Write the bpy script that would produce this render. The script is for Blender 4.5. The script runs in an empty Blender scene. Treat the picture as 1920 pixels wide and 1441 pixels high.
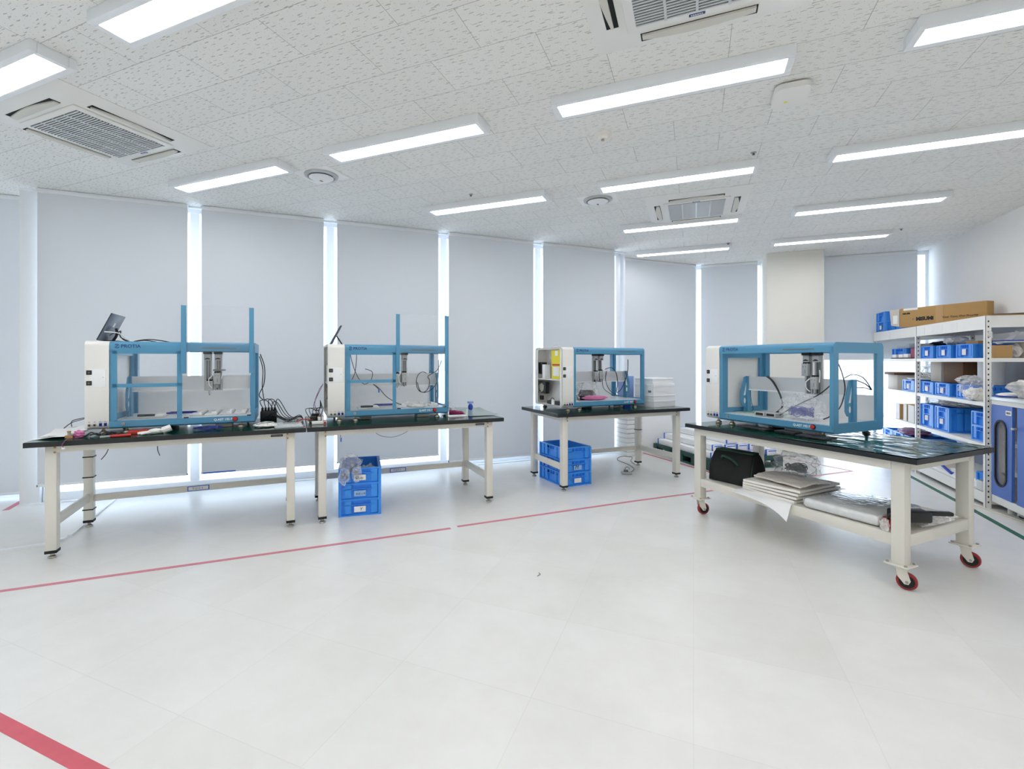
import bpy, bmesh, math, random
from mathutils import Vector, Matrix, noise
R = math.radians
rnd = random.Random(7)
scene = bpy.context.scene
COL = scene.collection

# ---------------------------------------------------------------- camera, sky, exposure
H_CAM, H_CEIL = 1.39, 3.04
cam_data = bpy.data.cameras.new('camera'); cam = bpy.data.objects.new('camera', cam_data); COL.objects.link(cam)
cam.location = (0, 0, H_CAM); cam.rotation_euler = (R(90), 0, R(22.5))
cam_data.sensor_width = 36; cam_data.lens = 889 / 1920 * 36
cam_data.shift_x = (960 - 932.2) / 1920; cam_data.shift_y = -(720.5 - 675.5) / 1920
cam_data.clip_start = 0.05
scene.camera = cam
scene.view_settings.view_transform = 'Standard'; scene.view_settings.look = 'None'
scene.view_settings.gamma = 1.0; scene.view_settings.use_curve_mapping = False
scene.view_settings.exposure = 0.27
LAMP_STRENGTH = 11.5
SKY_STRENGTH = 4.2
world = bpy.data.worlds.new('daylight'); scene.world = world; world.use_nodes = True
wn = world.node_tree.nodes; wl = world.node_tree.links
wbg = wn['Background']
tc = wn.new('ShaderNodeTexCoord'); sp = wn.new('ShaderNodeSeparateXYZ'); rp = wn.new('ShaderNodeValToRGB')
wl.new(tc.outputs['Generated'], sp.inputs[0]); wl.new(sp.outputs['Z'], rp.inputs[0])
rp.color_ramp.elements[0].position = 0.0; rp.color_ramp.elements[0].color = (0.76, 0.87, 1.0, 1)
rp.color_ramp.elements[1].position = 0.6; rp.color_ramp.elements[1].color = (0.58, 0.76, 1.0, 1)
wl.new(rp.outputs[0], wbg.inputs['Color']); wbg.inputs['Strength'].default_value = SKY_STRENGTH
try:
    c = scene.cycles
    c.use_denoising = True; c.max_bounces = 10; c.diffuse_bounces = 6; c.transparent_max_bounces = 24; c.sample_clamp_indirect = 6.0
    c.caustics_reflective = False; c.caustics_refractive = False
except Exception: pass

# ---------------------------------------------------------------- helpers
def lin(c):
    out = []
    for v in c:
        v /= 255.0
        out.append(v / 12.92 if v <= 0.04045 else ((v + 0.055) / 1.055) ** 2.4)
    return (*out, 1.0)
MATS = {}
def mat(name, rgb, rough=0.5, metal=0.0, vary=0.04, scale=8.0, spec=0.5, bump=0.0, bscale=60.0):
    """opaque principled material with a faint procedural mottling"""
    m = bpy.data.materials.new(name); m.use_nodes = True; MATS[name] = m
    n, l = m.node_tree.nodes, m.node_tree.links
    p = n['Principled BSDF']; p.inputs['Roughness'].default_value = rough; p.inputs['Metallic'].default_value = metal
    p.inputs['Specular IOR Level'].default_value = spec
    c = lin(rgb)
    t = n.new('ShaderNodeTexCoord'); no = n.new('ShaderNodeTexNoise'); no.inputs['Scale'].default_value = scale; no.inputs['Detail'].default_value = 3
    mx = n.new('ShaderNodeMix'); mx.data_type = 'RGBA'
    mx.inputs['A'].default_value = tuple(v * (1 - vary) for v in c[:3]) + (1,)
    mx.inputs['B'].default_value = tuple(min(1, v * (1 + vary)) for v in c[:3]) + (1,)
    l.new(t.outputs['Object'], no.inputs['Vector']); l.new(no.outputs['Fac'], mx.inputs['Factor']); l.new(mx.outputs['Result'], p.inputs['Base Color'])
    if bump:
        nb = n.new('ShaderNodeTexNoise'); nb.inputs['Scale'].default_value = bscale; bp = n.new('ShaderNodeBump'); bp.inputs['Strength'].default_value = bump
        bp.inputs['Distance'].default_value = 0.01
        l.new(t.outputs['Object'], nb.inputs['Vector']); l.new(nb.outputs['Fac'], bp.inputs['Height']); l.new(bp.outputs[0], p.inputs['Normal'])
    return m
def clear(name, rgb=(240, 245, 248), solid=0.12, rough=0.08, bump=0.0, bscale=25.0, ior=1.3):
    """thin see-through film or pane: transparent mixed with a glossy skin"""
    m = bpy.data.materials.new(name); m.use_nodes = True; MATS[name] = m
    n, l = m.node_tree.nodes, m.node_tree.links
    p = n['Principled BSDF']; p.inputs['Base Color'].default_value = lin(rgb); p.inputs['Roughness'].default_value = rough
    tr = n.new('ShaderNodeBsdfTransparent'); mx = n.new('ShaderNodeMixShader'); fr = n.new('ShaderNodeFresnel'); fr.inputs['IOR'].default_value = ior
    ad = n.new('ShaderNodeMath'); ad.operation = 'ADD'; ad.use_clamp = True
    no = n.new('ShaderNodeTexNoise'); no.inputs['Scale'].default_value = bscale; t = n.new('ShaderNodeTexCoord'); l.new(t.outputs['Object'], no.inputs['Vector'])
    ml = n.new('ShaderNodeMath'); ml.operation = 'MULTIPLY'; ml.inputs[1].default_value = solid * 2; l.new(no.outputs['Fac'], ml.inputs[0])
    l.new(fr.outputs[0], ad.inputs[0]); l.new(ml.outputs[0], ad.inputs[1])
    l.new(ad.outputs[0], mx.inputs[0]); l.new(tr.outputs[0], mx.inputs[1]); l.new(p.outputs[0], mx.inputs[2]); l.new(mx.outputs[0], n['Material Output'].inputs['Surface'])
    if bump:
        bp = n.new('ShaderNodeBump'); bp.inputs['Strength'].default_value = bump; bp.inputs['Distance'].default_value = 0.02
        l.new(no.outputs['Fac'], bp.inputs['Height']); l.new(bp.outputs[0], p.inputs['Normal']); l.new(bp.outputs[0], fr.inputs['Normal'])
    return m
def glow(name, rgb, strength):
    m = bpy.data.materials.new(name); m.use_nodes = True; MATS[name] = m
    n, l = m.node_tree.nodes, m.node_tree.links
    e = n.new('ShaderNodeEmission'); e.inputs['Color'].default_value = lin(rgb); e.inputs['Strength'].default_value = strength
    l.new(e.outputs[0], n['Material Output'].inputs['Surface'])
    return m

class B:
    """collects shapes into one mesh; .use(mat) picks the material of what follows"""
    def __init__(s, m=None):
        s.bm = bmesh.new(); s.mats = []; s.k = 0
        if m: s.use(m)
    def use(s, m):
        if isinstance(m, str): m = MATS[m]
        if m not in s.mats: s.mats.append(m)
        s.k = s.mats.index(m); return s
    def _fin(s, faces):
        for f in faces: f.material_index = s.k
    def box(s, x0, y0, z0, x1, y1, z1, bev=0.0, seg=2, M=None):
        lx, ly, lz = abs(x1 - x0), abs(y1 - y0), abs(z1 - z0)
        mt = Matrix.Translation(((x0 + x1) / 2, (y0 + y1) / 2, (z0 + z1) / 2)) @ Matrix.Diagonal((lx, ly, lz, 1))
        if M is not None: mt = M @ mt
        r = bmesh.ops.create_cube(s.bm, size=1.0, matrix=mt); vs = r['verts']
        fs = list({f for v in vs for f in v.link_faces})
        s._fin(fs)
        if bev:
            es = list({e for v in vs for e in v.link_edges})
            rr = bmesh.ops.bevel(s.bm, geom=es, offset=min(bev, .45 * min(lx, ly, lz)), segments=seg, profile=0.5, affect='EDGES')
            s._fin(rr['faces'])
        return s
    def cyl(s, p0, p1, r, r2=None, seg=16):
        p0, p1 = Vector(p0), Vector(p1); d = p1 - p0
        q = d.to_track_quat('Z', 'Y').to_matrix().to_4x4()
        mt = Matrix.Translation((p0 + p1) / 2) @ q
        rr = bmesh.ops.create_cone(s.bm, cap_ends=True, segments=seg, radius1=r, radius2=r if r2 is None else r2, depth=d.length, matrix=mt)
        s._fin({f for v in rr['verts'] for f in v.link_faces}); return s
    def tube(s, pts, r, seg=6, sub=5, closed=False):
        pts = [Vector(p) for p in pts]
        if sub > 1 and len(pts) > 2:
            q = []; n = len(pts)
            for i in range(n if closed else n - 1):
                g = (lambda j: pts[j % n]) if closed else (lambda j: pts[max(0, min(n - 1, j))])
                a, b, c, d = g(i - 1), g(i), g(i + 1), g(i + 2)
                for k in range(sub):
                    t = k / sub
                    q.append(0.5 * ((2 * b) + (c - a) * t + (2 * a - 5 * b + 4 * c - d) * t * t + (3 * b - a - 3 * c + d) * t ** 3))
            if not closed: q.append(pts[-1])
            pts = q
        rings = []; n = len(pts); up = Vector((0.13, 0.21, 1)).normalized()
        for i, p in enumerate(pts):
            if closed: t = pts[(i + 1) % n] - pts[i - 1]
            else: t = pts[min(n - 1, i + 1)] - pts[max(0, i - 1)]
            if t.length < 1e-9: t = Vector((0, 0, 1))
            t.normalize(); a = t.cross(up)
            if a.length < 1e-3: a = t.cross(Vector((1, 0, 0)))
            a.normalize(); b = t.cross(a)
            rings.append([s.bm.verts.new(p + (a * math.cos(2 * math.pi * k / seg) + b * math.sin(2 * math.pi * k / seg)) * r) for k in range(seg)])
        fs = []
        for i in range(n if closed else n - 1):
            A, C = rings[i], rings[(i + 1) % n]
            for k in range(seg): fs.append(s.bm.faces.new((A[k], A[(k + 1) % seg], C[(k + 1) % seg], C[k])))
        if not closed: fs.append(s.bm.faces.new(rings[0][::-1])); fs.append(s.bm.faces.new(rings[-1]))
        s._fin(fs); return s
    @staticmethod
    def _pt(axis, a, u, v):
        return {'x': (a, u, v), 'y': (u, a, v), 'z': (u, v, a)}[axis]
    def prism(s, pts, axis, a, b, M=None):
        mk = lambda q: s.bm.verts.new(M @ Vector(q) if M is not None else q)
        A = [mk(s._pt(axis, a, *p)) for p in pts]; C = [mk(s._pt(axis, b, *p)) for p in pts]
        n = len(pts); fs = [s.bm.faces.new(A[::-1]), s.bm.faces.new(C)]
        for i in range(n): fs.append(s.bm.faces.new((A[i], A[(i + 1) % n], C[(i + 1) % n], C[i])))
        s._fin(fs); return s
    def ring(s, outer, inner, axis, a, b):
        """frame: two loops with the same number of points"""
        n = len(outer); L = [[s.bm.verts.new(s._pt(axis, q, *p)) for p in lp] for q in (a, b) for lp in (outer, inner)]
        oa, ia, ob, ib = L; fs = []
        for i in range(n):
            j = (i + 1) % n
            fs += [s.bm.faces.new((oa[i], oa[j], ia[j], ia[i])), s.bm.faces.new((ob[j], ob[i], ib[i], ib[j])),
                   s.bm.faces.new((oa[j], oa[i], ob[i], ob[j])), s.bm.faces.new((ia[i], ia[j], ib[j], ib[i]))]
        s._fin(fs); return s
    def grid(s, f, nu, nv, thick=0.0):
        V = [[s.bm.verts.new(f(i / nu, j / nv)) for j in range(nv + 1)] for i in range(nu + 1)]
        fs = [s.bm.faces.new((V[i][j], V[i + 1][j], V[i + 1][j + 1], V[i][j + 1])) for i in range(nu) for j in range(nv)]
        s._fin(fs)
        if thick:
            bmesh.ops.recalc_face_normals(s.bm, faces=fs)
            r = bmesh.ops.solidify(s.bm, geom=fs, thickness=thick); s._fin([g for g in r['geom'] if isinstance(g, bmesh.types.BMFace)])
        return s
    def lathe(s, prof, c=(0, 0, 0), seg=20, axis='z'):
        c = Vector(c); rows = []
        for r, h in prof:
            row = []
            for k in range(seg):
                a = 2 * math.pi * k / seg; u, v = r * math.cos(a), r * math.sin(a)
                q = {'z': (u, v, h), 'y': (u, h, v), 'x': (h, u, v)}[axis]
                row.append(s.bm.verts.new(c + Vector(q)))
            rows.append(row)
        fs = []
        for i in range(len(rows) - 1):
            for k in range(seg): fs.append(s.bm.faces.new((rows[i][k], rows[i][(k + 1) % seg], rows[i + 1][(k + 1) % seg], rows[i + 1][k])))
        fs.append(s.bm.faces.new(rows[0][::-1])); fs.append(s.bm.faces.new(rows[-1])); s._fin(fs); return s
    def blob(s, c, rad, amp=0.25, seed=0, sub=3, freq=2.2, floor=None):
        r = bmesh.ops.create_icosphere(s.bm, subdivisions=sub, radius=1.0); c = Vector(c); o = Vector((seed * 3.7, seed * 1.3, seed * 5.1))
        for v in r['verts']:
            d = v.co.normalized(); k = 1 + amp * noise.noise(d * freq + o) + amp * 0.5 * abs(noise.noise(d * freq * 2.7 + o))
            q = c + Vector((d.x * rad[0], d.y * rad[1], d.z * rad[2])) * k
            if floor is not None and q.z < floor: q.z = floor + 0.002 * (1 + noise.noise(d * 5 + o))
            v.co = q
        s._fin({f for v in r['verts'] for f in v.link_faces}); return s
    def tangle(s, c, rad, n, r, seed):
        q = random.Random(seed); c = Vector(c)
        for _ in range(n):
            a0 = q.uniform(0, 6.28); da = q.uniform(.5, 1.1) * q.choice((-1, 1)); k = q.uniform(.45, 1)
            s.tube([c + Vector((rad[0] * k * math.cos(a0 + da * i) + rad[0] * .12 * q.uniform(-1, 1), rad[1] * k * math.sin(a0 + da * i) + rad[1] * .12 * q.uniform(-1, 1), rad[2] * (.15 + .85 * abs(math.sin(a0 + .8 * i)) * q.uniform(.5, 1)))) for i in range(9)], r, 5, 3)
        return s
    def mesh(s, name, angle=35):
        bmesh.ops.recalc_face_normals(s.bm, faces=s.bm.faces[:])
        me = bpy.data.meshes.new(name); s.bm.to_mesh(me); s.bm.free()
        for m in s.mats: me.materials.append(m)
        if angle:
            for p in me.polygons: p.use_smooth = True
            try: me.set_sharp_from_angle(angle=R(angle))
            except Exception: pass
        return me

def put(name, data, parent=None, loc=(0, 0, 0), rot=(0, 0, 0)):
    o = bpy.data.objects.new(name, data); COL.objects.link(o); o.location = loc; o.rotation_euler = rot
    if parent: o.parent = parent
    return o
def part(name, b, parent, label=None, loc=(0, 0, 0), rot=(0, 0, 0), angle=35):
    o = put(name, b.mesh(name, angle) if isinstance(b, B) else b, parent, loc, rot)
    if label: o['label'] = label
    return o
def tag(o, label, cat, group=None):
    o['label'] = label; o['category'] = cat
    if group: o['group'] = group
    return o
def thing(name, label, cat, loc=(0, 0, 0), rz=0.0, group=None):
    o = put(name, None, None, loc, (0, 0, rz)); o.empty_display_size = 0.05
    return tag(o, label, cat, group)
def solo(name, b, label, cat, loc=(0, 0, 0), rz=0.0, group=None, rot=None):
    o = put(name, b.mesh(name) if isinstance(b, B) else b, None, loc, rot or (0, 0, rz))
    return tag(o, label, cat, group)
def struct(name, b, parent=None, loc=(0, 0, 0), rz=0.0):
    o = put(name, b.mesh(name) if isinstance(b, B) else b, parent, loc, (0, 0, rz))
    if not parent: o['kind'] = 'structure'
    return o
def copy_tree(o, parent=None):
    c = o.copy(); COL.objects.link(c)
    if parent: c.parent = parent
    for ch in [x for x in COL.objects if x.parent == o]: copy_tree(ch, c)
    return c
def clone(o, loc, rz, label, group=None):
    c = copy_tree(o); c.location = loc; c.rotation_euler = (0, 0, rz); c['label'] = label
    if group: c['group'] = group
    return c
def text_mesh(s, size, m, ext=0.0004, align='LEFT', shear=0.0, bold=0.0):
    cu = bpy.data.curves.new('lettering', 'FONT'); cu.body = s; cu.size = size; cu.extrude = ext; cu.align_x = align; cu.shear = shear; cu.offset = bold
    cu.resolution_u = 3
    ob = bpy.data.objects.new('lettering', cu); COL.objects.link(ob)
    dg = bpy.context.evaluated_depsgraph_get(); me = bpy.data.meshes.new_from_object(ob.evaluated_get(dg))
    bpy.data.objects.remove(ob); bpy.data.curves.remove(cu)
    me.name = 'lettering'; me.materials.clear(); me.materials.append(MATS[m] if isinstance(m, str) else m)
    for p in me.polygons: p.material_index = 0
    return me
def lettering(s, size, m, parent, loc, rot=(R(90), 0, 0), **k):
    return put('lettering', text_mesh(s, size, m, **k), parent, loc, rot)
def rrect(u0, v0, u1, v1, r, n=5):
    pts = []
    for cx, cy, a0 in ((u1 - r, v0 + r, -90), (u1 - r, v1 - r, 0), (u0 + r, v1 - r, 90), (u0 + r, v0 + r, 180)):
        for i in range(n + 1):
            a = R(a0 + 90 * i / n); pts.append((cx + r * math.cos(a), cy + r * math.sin(a)))
    return pts
def frame_M(x, y, z, deg): return Matrix.Translation((x, y, z)) @ Matrix.Rotation(R(deg), 4, 'Z')
def wpt(pose, x, y, z=0.0):
    a = R(pose[2]); return (pose[0] + x * math.cos(a) - y * math.sin(a), pose[1] + x * math.sin(a) + y * math.cos(a), z)
def S(a, b): return (a + b) * 0.5

# ---------------------------------------------------------------- materials
mat('bench green', (12, 58, 48), 0.12, vary=0.06)
mat('bench film', (12, 66, 52), 0.08, vary=0.06)
mat('wall paint', (246, 245, 243), 0.75, vary=0.015)
mat('column paint', (238, 235, 226), 0.75, vary=0.015)
mat('white aluminium', (238, 240, 242), 0.4, vary=0.01)
mat('ivory steel', (226, 222, 211), 0.38, vary=0.02)
mat('black edging', (26, 28, 30), 0.45)
mat('black plastic', (24, 24, 27), 0.42, vary=0.15)
mat('black rubber', (18, 18, 20), 0.6)
mat('black wire', (22, 22, 26), 0.45)
mat('dark slot', (20, 21, 22), 0.8)
mat('zinc', (176, 172, 160), 0.32, 0.75)
mat('steel', (186, 187, 186), 0.35, 0.35)
mat('dark steel', (120, 122, 122), 0.4, 0.5)
mat('machine white', (238, 236, 231), 0.35, vary=0.01)
mat('machine blue', (84, 149, 185), 0.32, vary=0.015)
mat('deep blue', (44, 112, 156), 0.35)
mat('grey board', (214, 216, 217), 0.3, 0.2, vary=0.02)
mat('white panel', (244, 245, 245), 0.35, vary=0.01)
mat('deck grey', (220, 221, 220), 0.3, 0.15, vary=0.03)
mat('navy ink', (30, 62, 120), 0.5)
mat('white ink', (245, 245, 245), 0.5)
mat('black ink', (25, 25, 28), 0.6)
mat('grey ink', (120, 125, 130), 0.6)
mat('red plastic', (190, 40, 38), 0.35)
mat('red label', (196, 60, 48), 0.5)
mat('crate blue', (58, 148, 240), 0.36, vary=0.05)
mat('royal blue', (38, 70, 180), 0.4)
mat('cable blue', (30, 45, 140), 0.45)
mat('cloudy label', (150, 190, 235), 0.35)
mat('carton shine', (190, 152, 98), 0.3)
mat('white card', (240, 241, 242), 0.6, vary=0.01)
mat('film grey', (150, 168, 164), 0.18)
mat('blue wires', (70, 82, 170), 0.5, vary=0.5, scale=60)
mat('brown wrap', (226, 218, 208), 0.4, vary=0.06, bump=0.5, bscale=70)
mat('shelf white', (243, 241, 236), 0.4, vary=0.01)
mat('louver beige', (214, 211, 201), 0.5, vary=0.01)
mat('grille dark', (92, 92, 94), 0.6)
mat('paper', (240, 239, 236), 0.7, vary=0.02)
mat('carton', (184, 146, 92), 0.75, vary=0.05, bump=0.05)
mat('dark carton', (96, 66, 42), 0.75, vary=0.08)
mat('pale carton', (206, 198, 186), 0.75, vary=0.04)
mat('pallet green', (34, 82, 74), 0.5, vary=0.08)
mat('foam white', (244, 244, 243), 0.7, vary=0.02, bump=0.08)
mat('foam cream', (242, 238, 230), 0.65, vary=0.03, bump=0.05)
mat('tape blue', (60, 110, 215), 0.4)
mat('bag black', (22, 23, 23), 0.85, vary=0.2, bump=0.2, bscale=160)
mat('bag green', (26, 64, 52), 0.75, vary=0.1)
mat('wheel red', (150, 34, 36), 0.45)
mat('cabinet blue', (74, 112, 192), 0.42, vary=0.02)
mat('pink foam', (214, 120, 170), 0.6, bump=0.3, bscale=120)
mat('magenta', (150, 40, 90), 0.5)
mat('purple film', (126, 62, 110), 0.35, vary=0.3)
mat('yellow card', (234, 218, 40), 0.55)
mat('screen grey', (92, 104, 122), 0.35)
mat('brass', (170, 140, 70), 0.4, 0.6)
mat('pcb green', (34, 100, 66), 0.45)
mat('pastel blue', (150, 175, 226), 0.5)
mat('tape pink', (208, 128, 142), 0.55, vary=0.12, scale=20)
mat('tape red', (205, 92, 104), 0.5, vary=0.1, scale=20)
mat('tape green', (28, 100, 74), 0.55, vary=0.1, scale=15)
mat('cream wire', (225, 215, 195), 0.5)
mat('green sheet', (150, 190, 175), 0.2)
clear('acrylic', solid=0.02, rough=0.04, ior=1.2)
clear('cabinet pane', solid=0.03, rough=0.05, ior=1.03)
clear('window glass', solid=0.0, rough=0.02)
clear('poly bag', (250, 251, 252), solid=0.19, rough=0.32, bump=0.2, bscale=30, ior=1.05)
clear('milky bag', (246, 244, 241), solid=0.5, rough=0.38, bump=0.2, bscale=22, ior=1.05)
clear('clear lid', (235, 240, 240), solid=0.10, rough=0.06, bump=0.3)
glow('lamp light', (252, 252, 254), LAMP_STRENGTH)

def blind_material():
    m = bpy.data.materials.new('blind fabric'); m.use_nodes = True; MATS['blind fabric'] = m
    n, l = m.node_tree.nodes, m.node_tree.links
    p = n['Principled BSDF']; p.inputs['Roughness'].default_value = 0.8
    t = n.new('ShaderNodeTexCoord'); mp = n.new('ShaderNodeMapping'); mp.inputs['Scale'].default_value = (400, 400, 400)
    no = n.new('ShaderNodeTexNoise'); no.inputs['Scale'].default_value = 1.0
    l.new(t.outputs['Object'], mp.inputs[0]); l.new(mp.outputs[0], no.inputs['Vector'])
    mx = n.new('ShaderNodeMix'); mx.data_type = 'RGBA'; mx.inputs['A'].default_value = lin((222, 226, 231)); mx.inputs['B'].default_value = lin((230, 233, 238))
    l.new(no.outputs['Fac'], mx.inputs['Factor']); l.new(mx.outputs['Result'], p.inputs['Base Color'])
    tr = n.new('ShaderNodeBsdfTranslucent'); tr.inputs['Color'].default_value = lin((226, 222, 216))
    ms = n.new('ShaderNodeMixShader'); ms.inputs[0].default_value = 0.22
    l.new(p.outputs[0], ms.inputs[1]); l.new(tr.outputs[0], ms.inputs[2]); l.new(ms.outputs[0], n['Material Output'].inputs['Surface'])
blind_material()

def floor_material():
    m = bpy.data.materials.new('vinyl floor'); m.use_nodes = True; MATS['vinyl floor'] = m
    n, l = m.node_tree.nodes, m.node_tree.links
    p = n['Principled BSDF']
    t = n.new('ShaderNodeTexCoord')
    br = n.new('ShaderNodeTexBrick'); br.inputs['Scale'].default_value = 1.0; br.inputs['Brick Width'].default_value = 0.62; br.inputs['Row Height'].default_value = 0.62
    br.offset = 0.0; br.inputs['Mortar Size'].default_value = 0.0018; br.inputs['Mortar Smooth'].default_value = 0.6
    br.inputs['Color1'].default_value = lin((230, 229, 226)); br.inputs['Color2'].default_value = lin((226, 225, 221)); br.inputs['Mortar'].default_value = lin((219, 217, 212))
    l.new(t.outputs['Object'], br.inputs['Vector'])
    n1 = n.new('ShaderNodeTexNoise'); n1.inputs['Scale'].default_value = 2.4; n1.inputs['Detail'].default_value = 6; n1.inputs['Roughness'].default_value = 0.65
    l.new(t.outputs['Object'], n1.inputs['Vector'])
    r1 = n.new('ShaderNodeValToRGB'); r1.color_ramp.elements[0].position = 0.3; r1.color_ramp.elements[0].color = (0.93, 0.925, 0.91, 1); r1.color_ramp.elements[1].position = 0.62; r1.color_ramp.elements[1].color = (1, 1, 1, 1)
    l.new(n1.outputs['Fac'], r1.inputs[0])
    mx = n.new('ShaderNodeMix'); mx.data_type = 'RGBA'; mx.blend_type = 'MULTIPLY'; mx.inputs['Factor'].default_value = 1.0
    l.new(br.outputs['Color'], mx.inputs['A']); l.new(r1.outputs[0], mx.inputs['B']); l.new(mx.outputs['Result'], p.inputs['Base Color'])
    rr = n.new('ShaderNodeMapRange'); rr.inputs['To Min'].default_value = 0.26; rr.inputs['To Max'].default_value = 0.40
    l.new(n1.outputs['Fac'], rr.inputs['Value']); l.new(rr.outputs[0], p.inputs['Roughness'])
    p.inputs['Specular IOR Level'].default_value = 0.5
floor_material()

def ceiling_material():
    m = bpy.data.materials.new('mineral fibre tiles'); m.use_nodes = True; MATS['mineral fibre tiles'] = m
    n, l = m.node_tree.nodes, m.node_tree.links
    p = n['Principled BSDF']; p.inputs['Roughness'].default_value = 0.85; p.inputs['Specular IOR Level'].default_value = 0.2
    t = n.new('ShaderNodeTexCoord')
    def math_(op, a, b=None):
        q = n.new('ShaderNodeMath'); q.operation = op
        for i, v in enumerate((a, b)):
            if v is None: continue
            if isinstance(v, (int, float)): q.inputs[i].default_value = v
            else: l.new(v, q.inputs[i])
        return q.outputs[0]
    mo = n.new('ShaderNodeMapping'); mo.inputs['Location'].default_value = TILE_SHIFT
    l.new(t.outputs['Object'], mo.inputs[0])
    br = n.new('ShaderNodeTexBrick'); br.inputs['Scale'].default_value = 1.0; br.inputs['Brick Width'].default_value = 0.6067; br.inputs['Row Height'].default_value = 0.3025
    br.offset = 0.5; br.inputs['Mortar Size'].default_value = 0.0016; br.inputs['Mortar Smooth'].default_value = 0.2
    br.inputs['Color1'].default_value = lin((240, 239, 235)); br.inputs['Color2'].default_value = lin((237, 236, 232)); br.inputs['Mortar'].default_value = lin((178, 177, 173))
    l.new(mo.outputs[0], br.inputs['Vector'])
    masks = []
    for sx, sy, ax, ay, off in ((13.5, 34.0, 0.21, 0.075, 0.0), (24.0, 40.0, 0.05, 0.08, 5.3)):
        mp = n.new('ShaderNodeMapping'); mp.inputs['Scale'].default_value = (sx, sy, 0.0); mp.inputs['Location'].default_value = (off, off * 0.7, 0)
        l.new(t.outputs['Object'], mp.inputs[0])
        vo = n.new('ShaderNodeTexVoronoi'); vo.voronoi_dimensions = '2D'; vo.inputs['Scale'].default_value = 1.0; vo.inputs['Randomness'].default_value = 0.9
        l.new(mp.outputs[0], vo.inputs['Vector'])
        wv = n.new('ShaderNodeTexNoise'); wv.noise_dimensions = '2D'; wv.inputs['Scale'].default_value = 2.2; l.new(mp.outputs[0], wv.inputs['Vector'])
        sb = n.new('ShaderNodeVectorMath'); sb.operation = 'SUBTRACT'; l.new(mp.outputs[0], sb.inputs[0]); l.new(vo.outputs['Position'], sb.inputs[1])
        se = n.new('ShaderNodeSeparateXYZ'); l.new(sb.outputs[0], se.inputs[0])
        dy = math_('ADD', se.outputs['Y'], math_('MULTIPLY', math_('SUBTRACT', wv.outputs['Fac'], 0.5), 0.35 if off == 0 else 0.1))
        q = math_('ADD', math_('POWER', math_('ABSOLUTE', math_('DIVIDE', se.outputs['X'], ax)), 2.0), math_('POWER', math_('ABSOLUTE', math_('DIVIDE', dy, ay)), 2.0))
        masks.append(math_('LESS_THAN', q, 1.0))
    mk = math_('MAXIMUM', masks[0], masks[1])
    mx = n.new('ShaderNodeMix'); mx.data_type = 'RGBA'; l.new(math_('MULTIPLY', mk, 0.6), mx.inputs['Factor']); l.new(br.outputs['Color'], mx.inputs['A'])
    mx.inputs['B'].default_value = lin((150, 147, 141)); l.new(mx.outputs['Result'], p.inputs['Base Color'])
TILE_SHIFT = (-0.175, -2.2775, 0.0)
ceiling_material()

# ---------------------------------------------------------------- room shell
U = Vector((math.sqrt(.5), math.sqrt(.5), 0)); N = Vector((-math.sqrt(.5), math.sqrt(.5), 0))   # along / out through the long window wall
def wal(t, d, z=0.0): v = U * t + N * d; return (v.x, v.y, z)
XR, YF, YB = 3.25, 9.02, -3.6          # right wall, far wall, wall behind
D0, D1 = 5.95, 6.32                    # window line of the middle part, of the two set-back parts
T_L, T_R = -2.49, 4.60                 # where the middle part begins and ends
outline = [(XR, YB), (XR, YF), (YF * 1.0 - D1 * math.sqrt(2), YF), wal(T_R, D1)[:2], wal(T_R, D0)[:2], wal(T_L, D0)[:2], wal(T_L, D1)[:2], wal(-6.2, D1)[:2], (wal(-6.2, D1)[0], YB)]
def outset(b, z0, z1):
    big = [(XR + .3, YB - .3), (XR + .3, YF + .3), (YF + .3 - (D1 + .3) * math.sqrt(2), YF + .3), wal(-6.35, D1 + .3)[:2], (wal(-6.2, D1)[0] - .3, YB - .3)]
    b.prism(big, 'z', z0, z1); return b
struct('floor', outset(B('vinyl floor'), -0.12, 0.0))
struct('ceiling', outset(B('mineral fibre tiles'), H_CEIL, H_CEIL + 0.12))
struct('wall_right', B('wall paint').box(XR, YB, 0, XR + .15, YF + .3, H_CEIL))
struct('wall_back', B('wall paint').box(wal(-6.2, D1)[0] - .15, YB - .15, 0, XR, YB, H_CEIL))
xl = wal(-6.2, D1)[0]
struct('wall_left', B('wall paint').box(xl - .15, YB, 0, xl, wal(-6.2, D1)[1], H_CEIL))
struct('wall_column', B('column paint').box(1.044, 8.35, 0, 1.79, YF + .1, H_CEIL, .004))

WIN = [0]
def M_wall(): return Matrix(((U.x, N.x, 0, 0), (U.y, N.y, 0, 0), (0, 0, 1, 0), (0, 0, 0, 1)))
def window(M, t0, t1, d, zs=0.09, zt=2.98):
    """one glazed bay: aluminium frame with its pane; local x along the wall, y outwards"""
    WIN[0] += 1
    b = B('white aluminium')
    b.box(t0, d, 0, t1, d + .10, zs, M=M); b.box(t0, d, zt, t1, d + .10, H_CEIL, M=M)
    b.box(t0, d + .01, zs, t0 + .035, d + .10, zt, M=M); b.box(t1 - .035, d + .01, zs, t1, d + .10, zt, M=M)
    w = struct('window_%d' % WIN[0], b)
    g = B('window glass').box(t0 + .035, d + .055, zs, t1 - .035, d + .063, zt, M=M)
    part('pane', g, w)
    return w
TRIM = [0]
def trim(b):
    TRIM[0] += 1; return struct('trim_%d' % TRIM[0], b)
Mw = M_wall()
mull = [-1.06, 0.327, 1.725, 3.11, 4.485]          # mullions between the five blinds
edges = [T_L + .16] + mull
for i in range(5):
    window(Mw, (edges[i] if i else T_L + .16), edges[i + 1], D0 + .03)
for t in mull:
    trim(B('white aluminium').box(t - .044, D0 + .045, 0.0, t + .044, D0 + .22, H_CEIL, .004, M=Mw))
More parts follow.
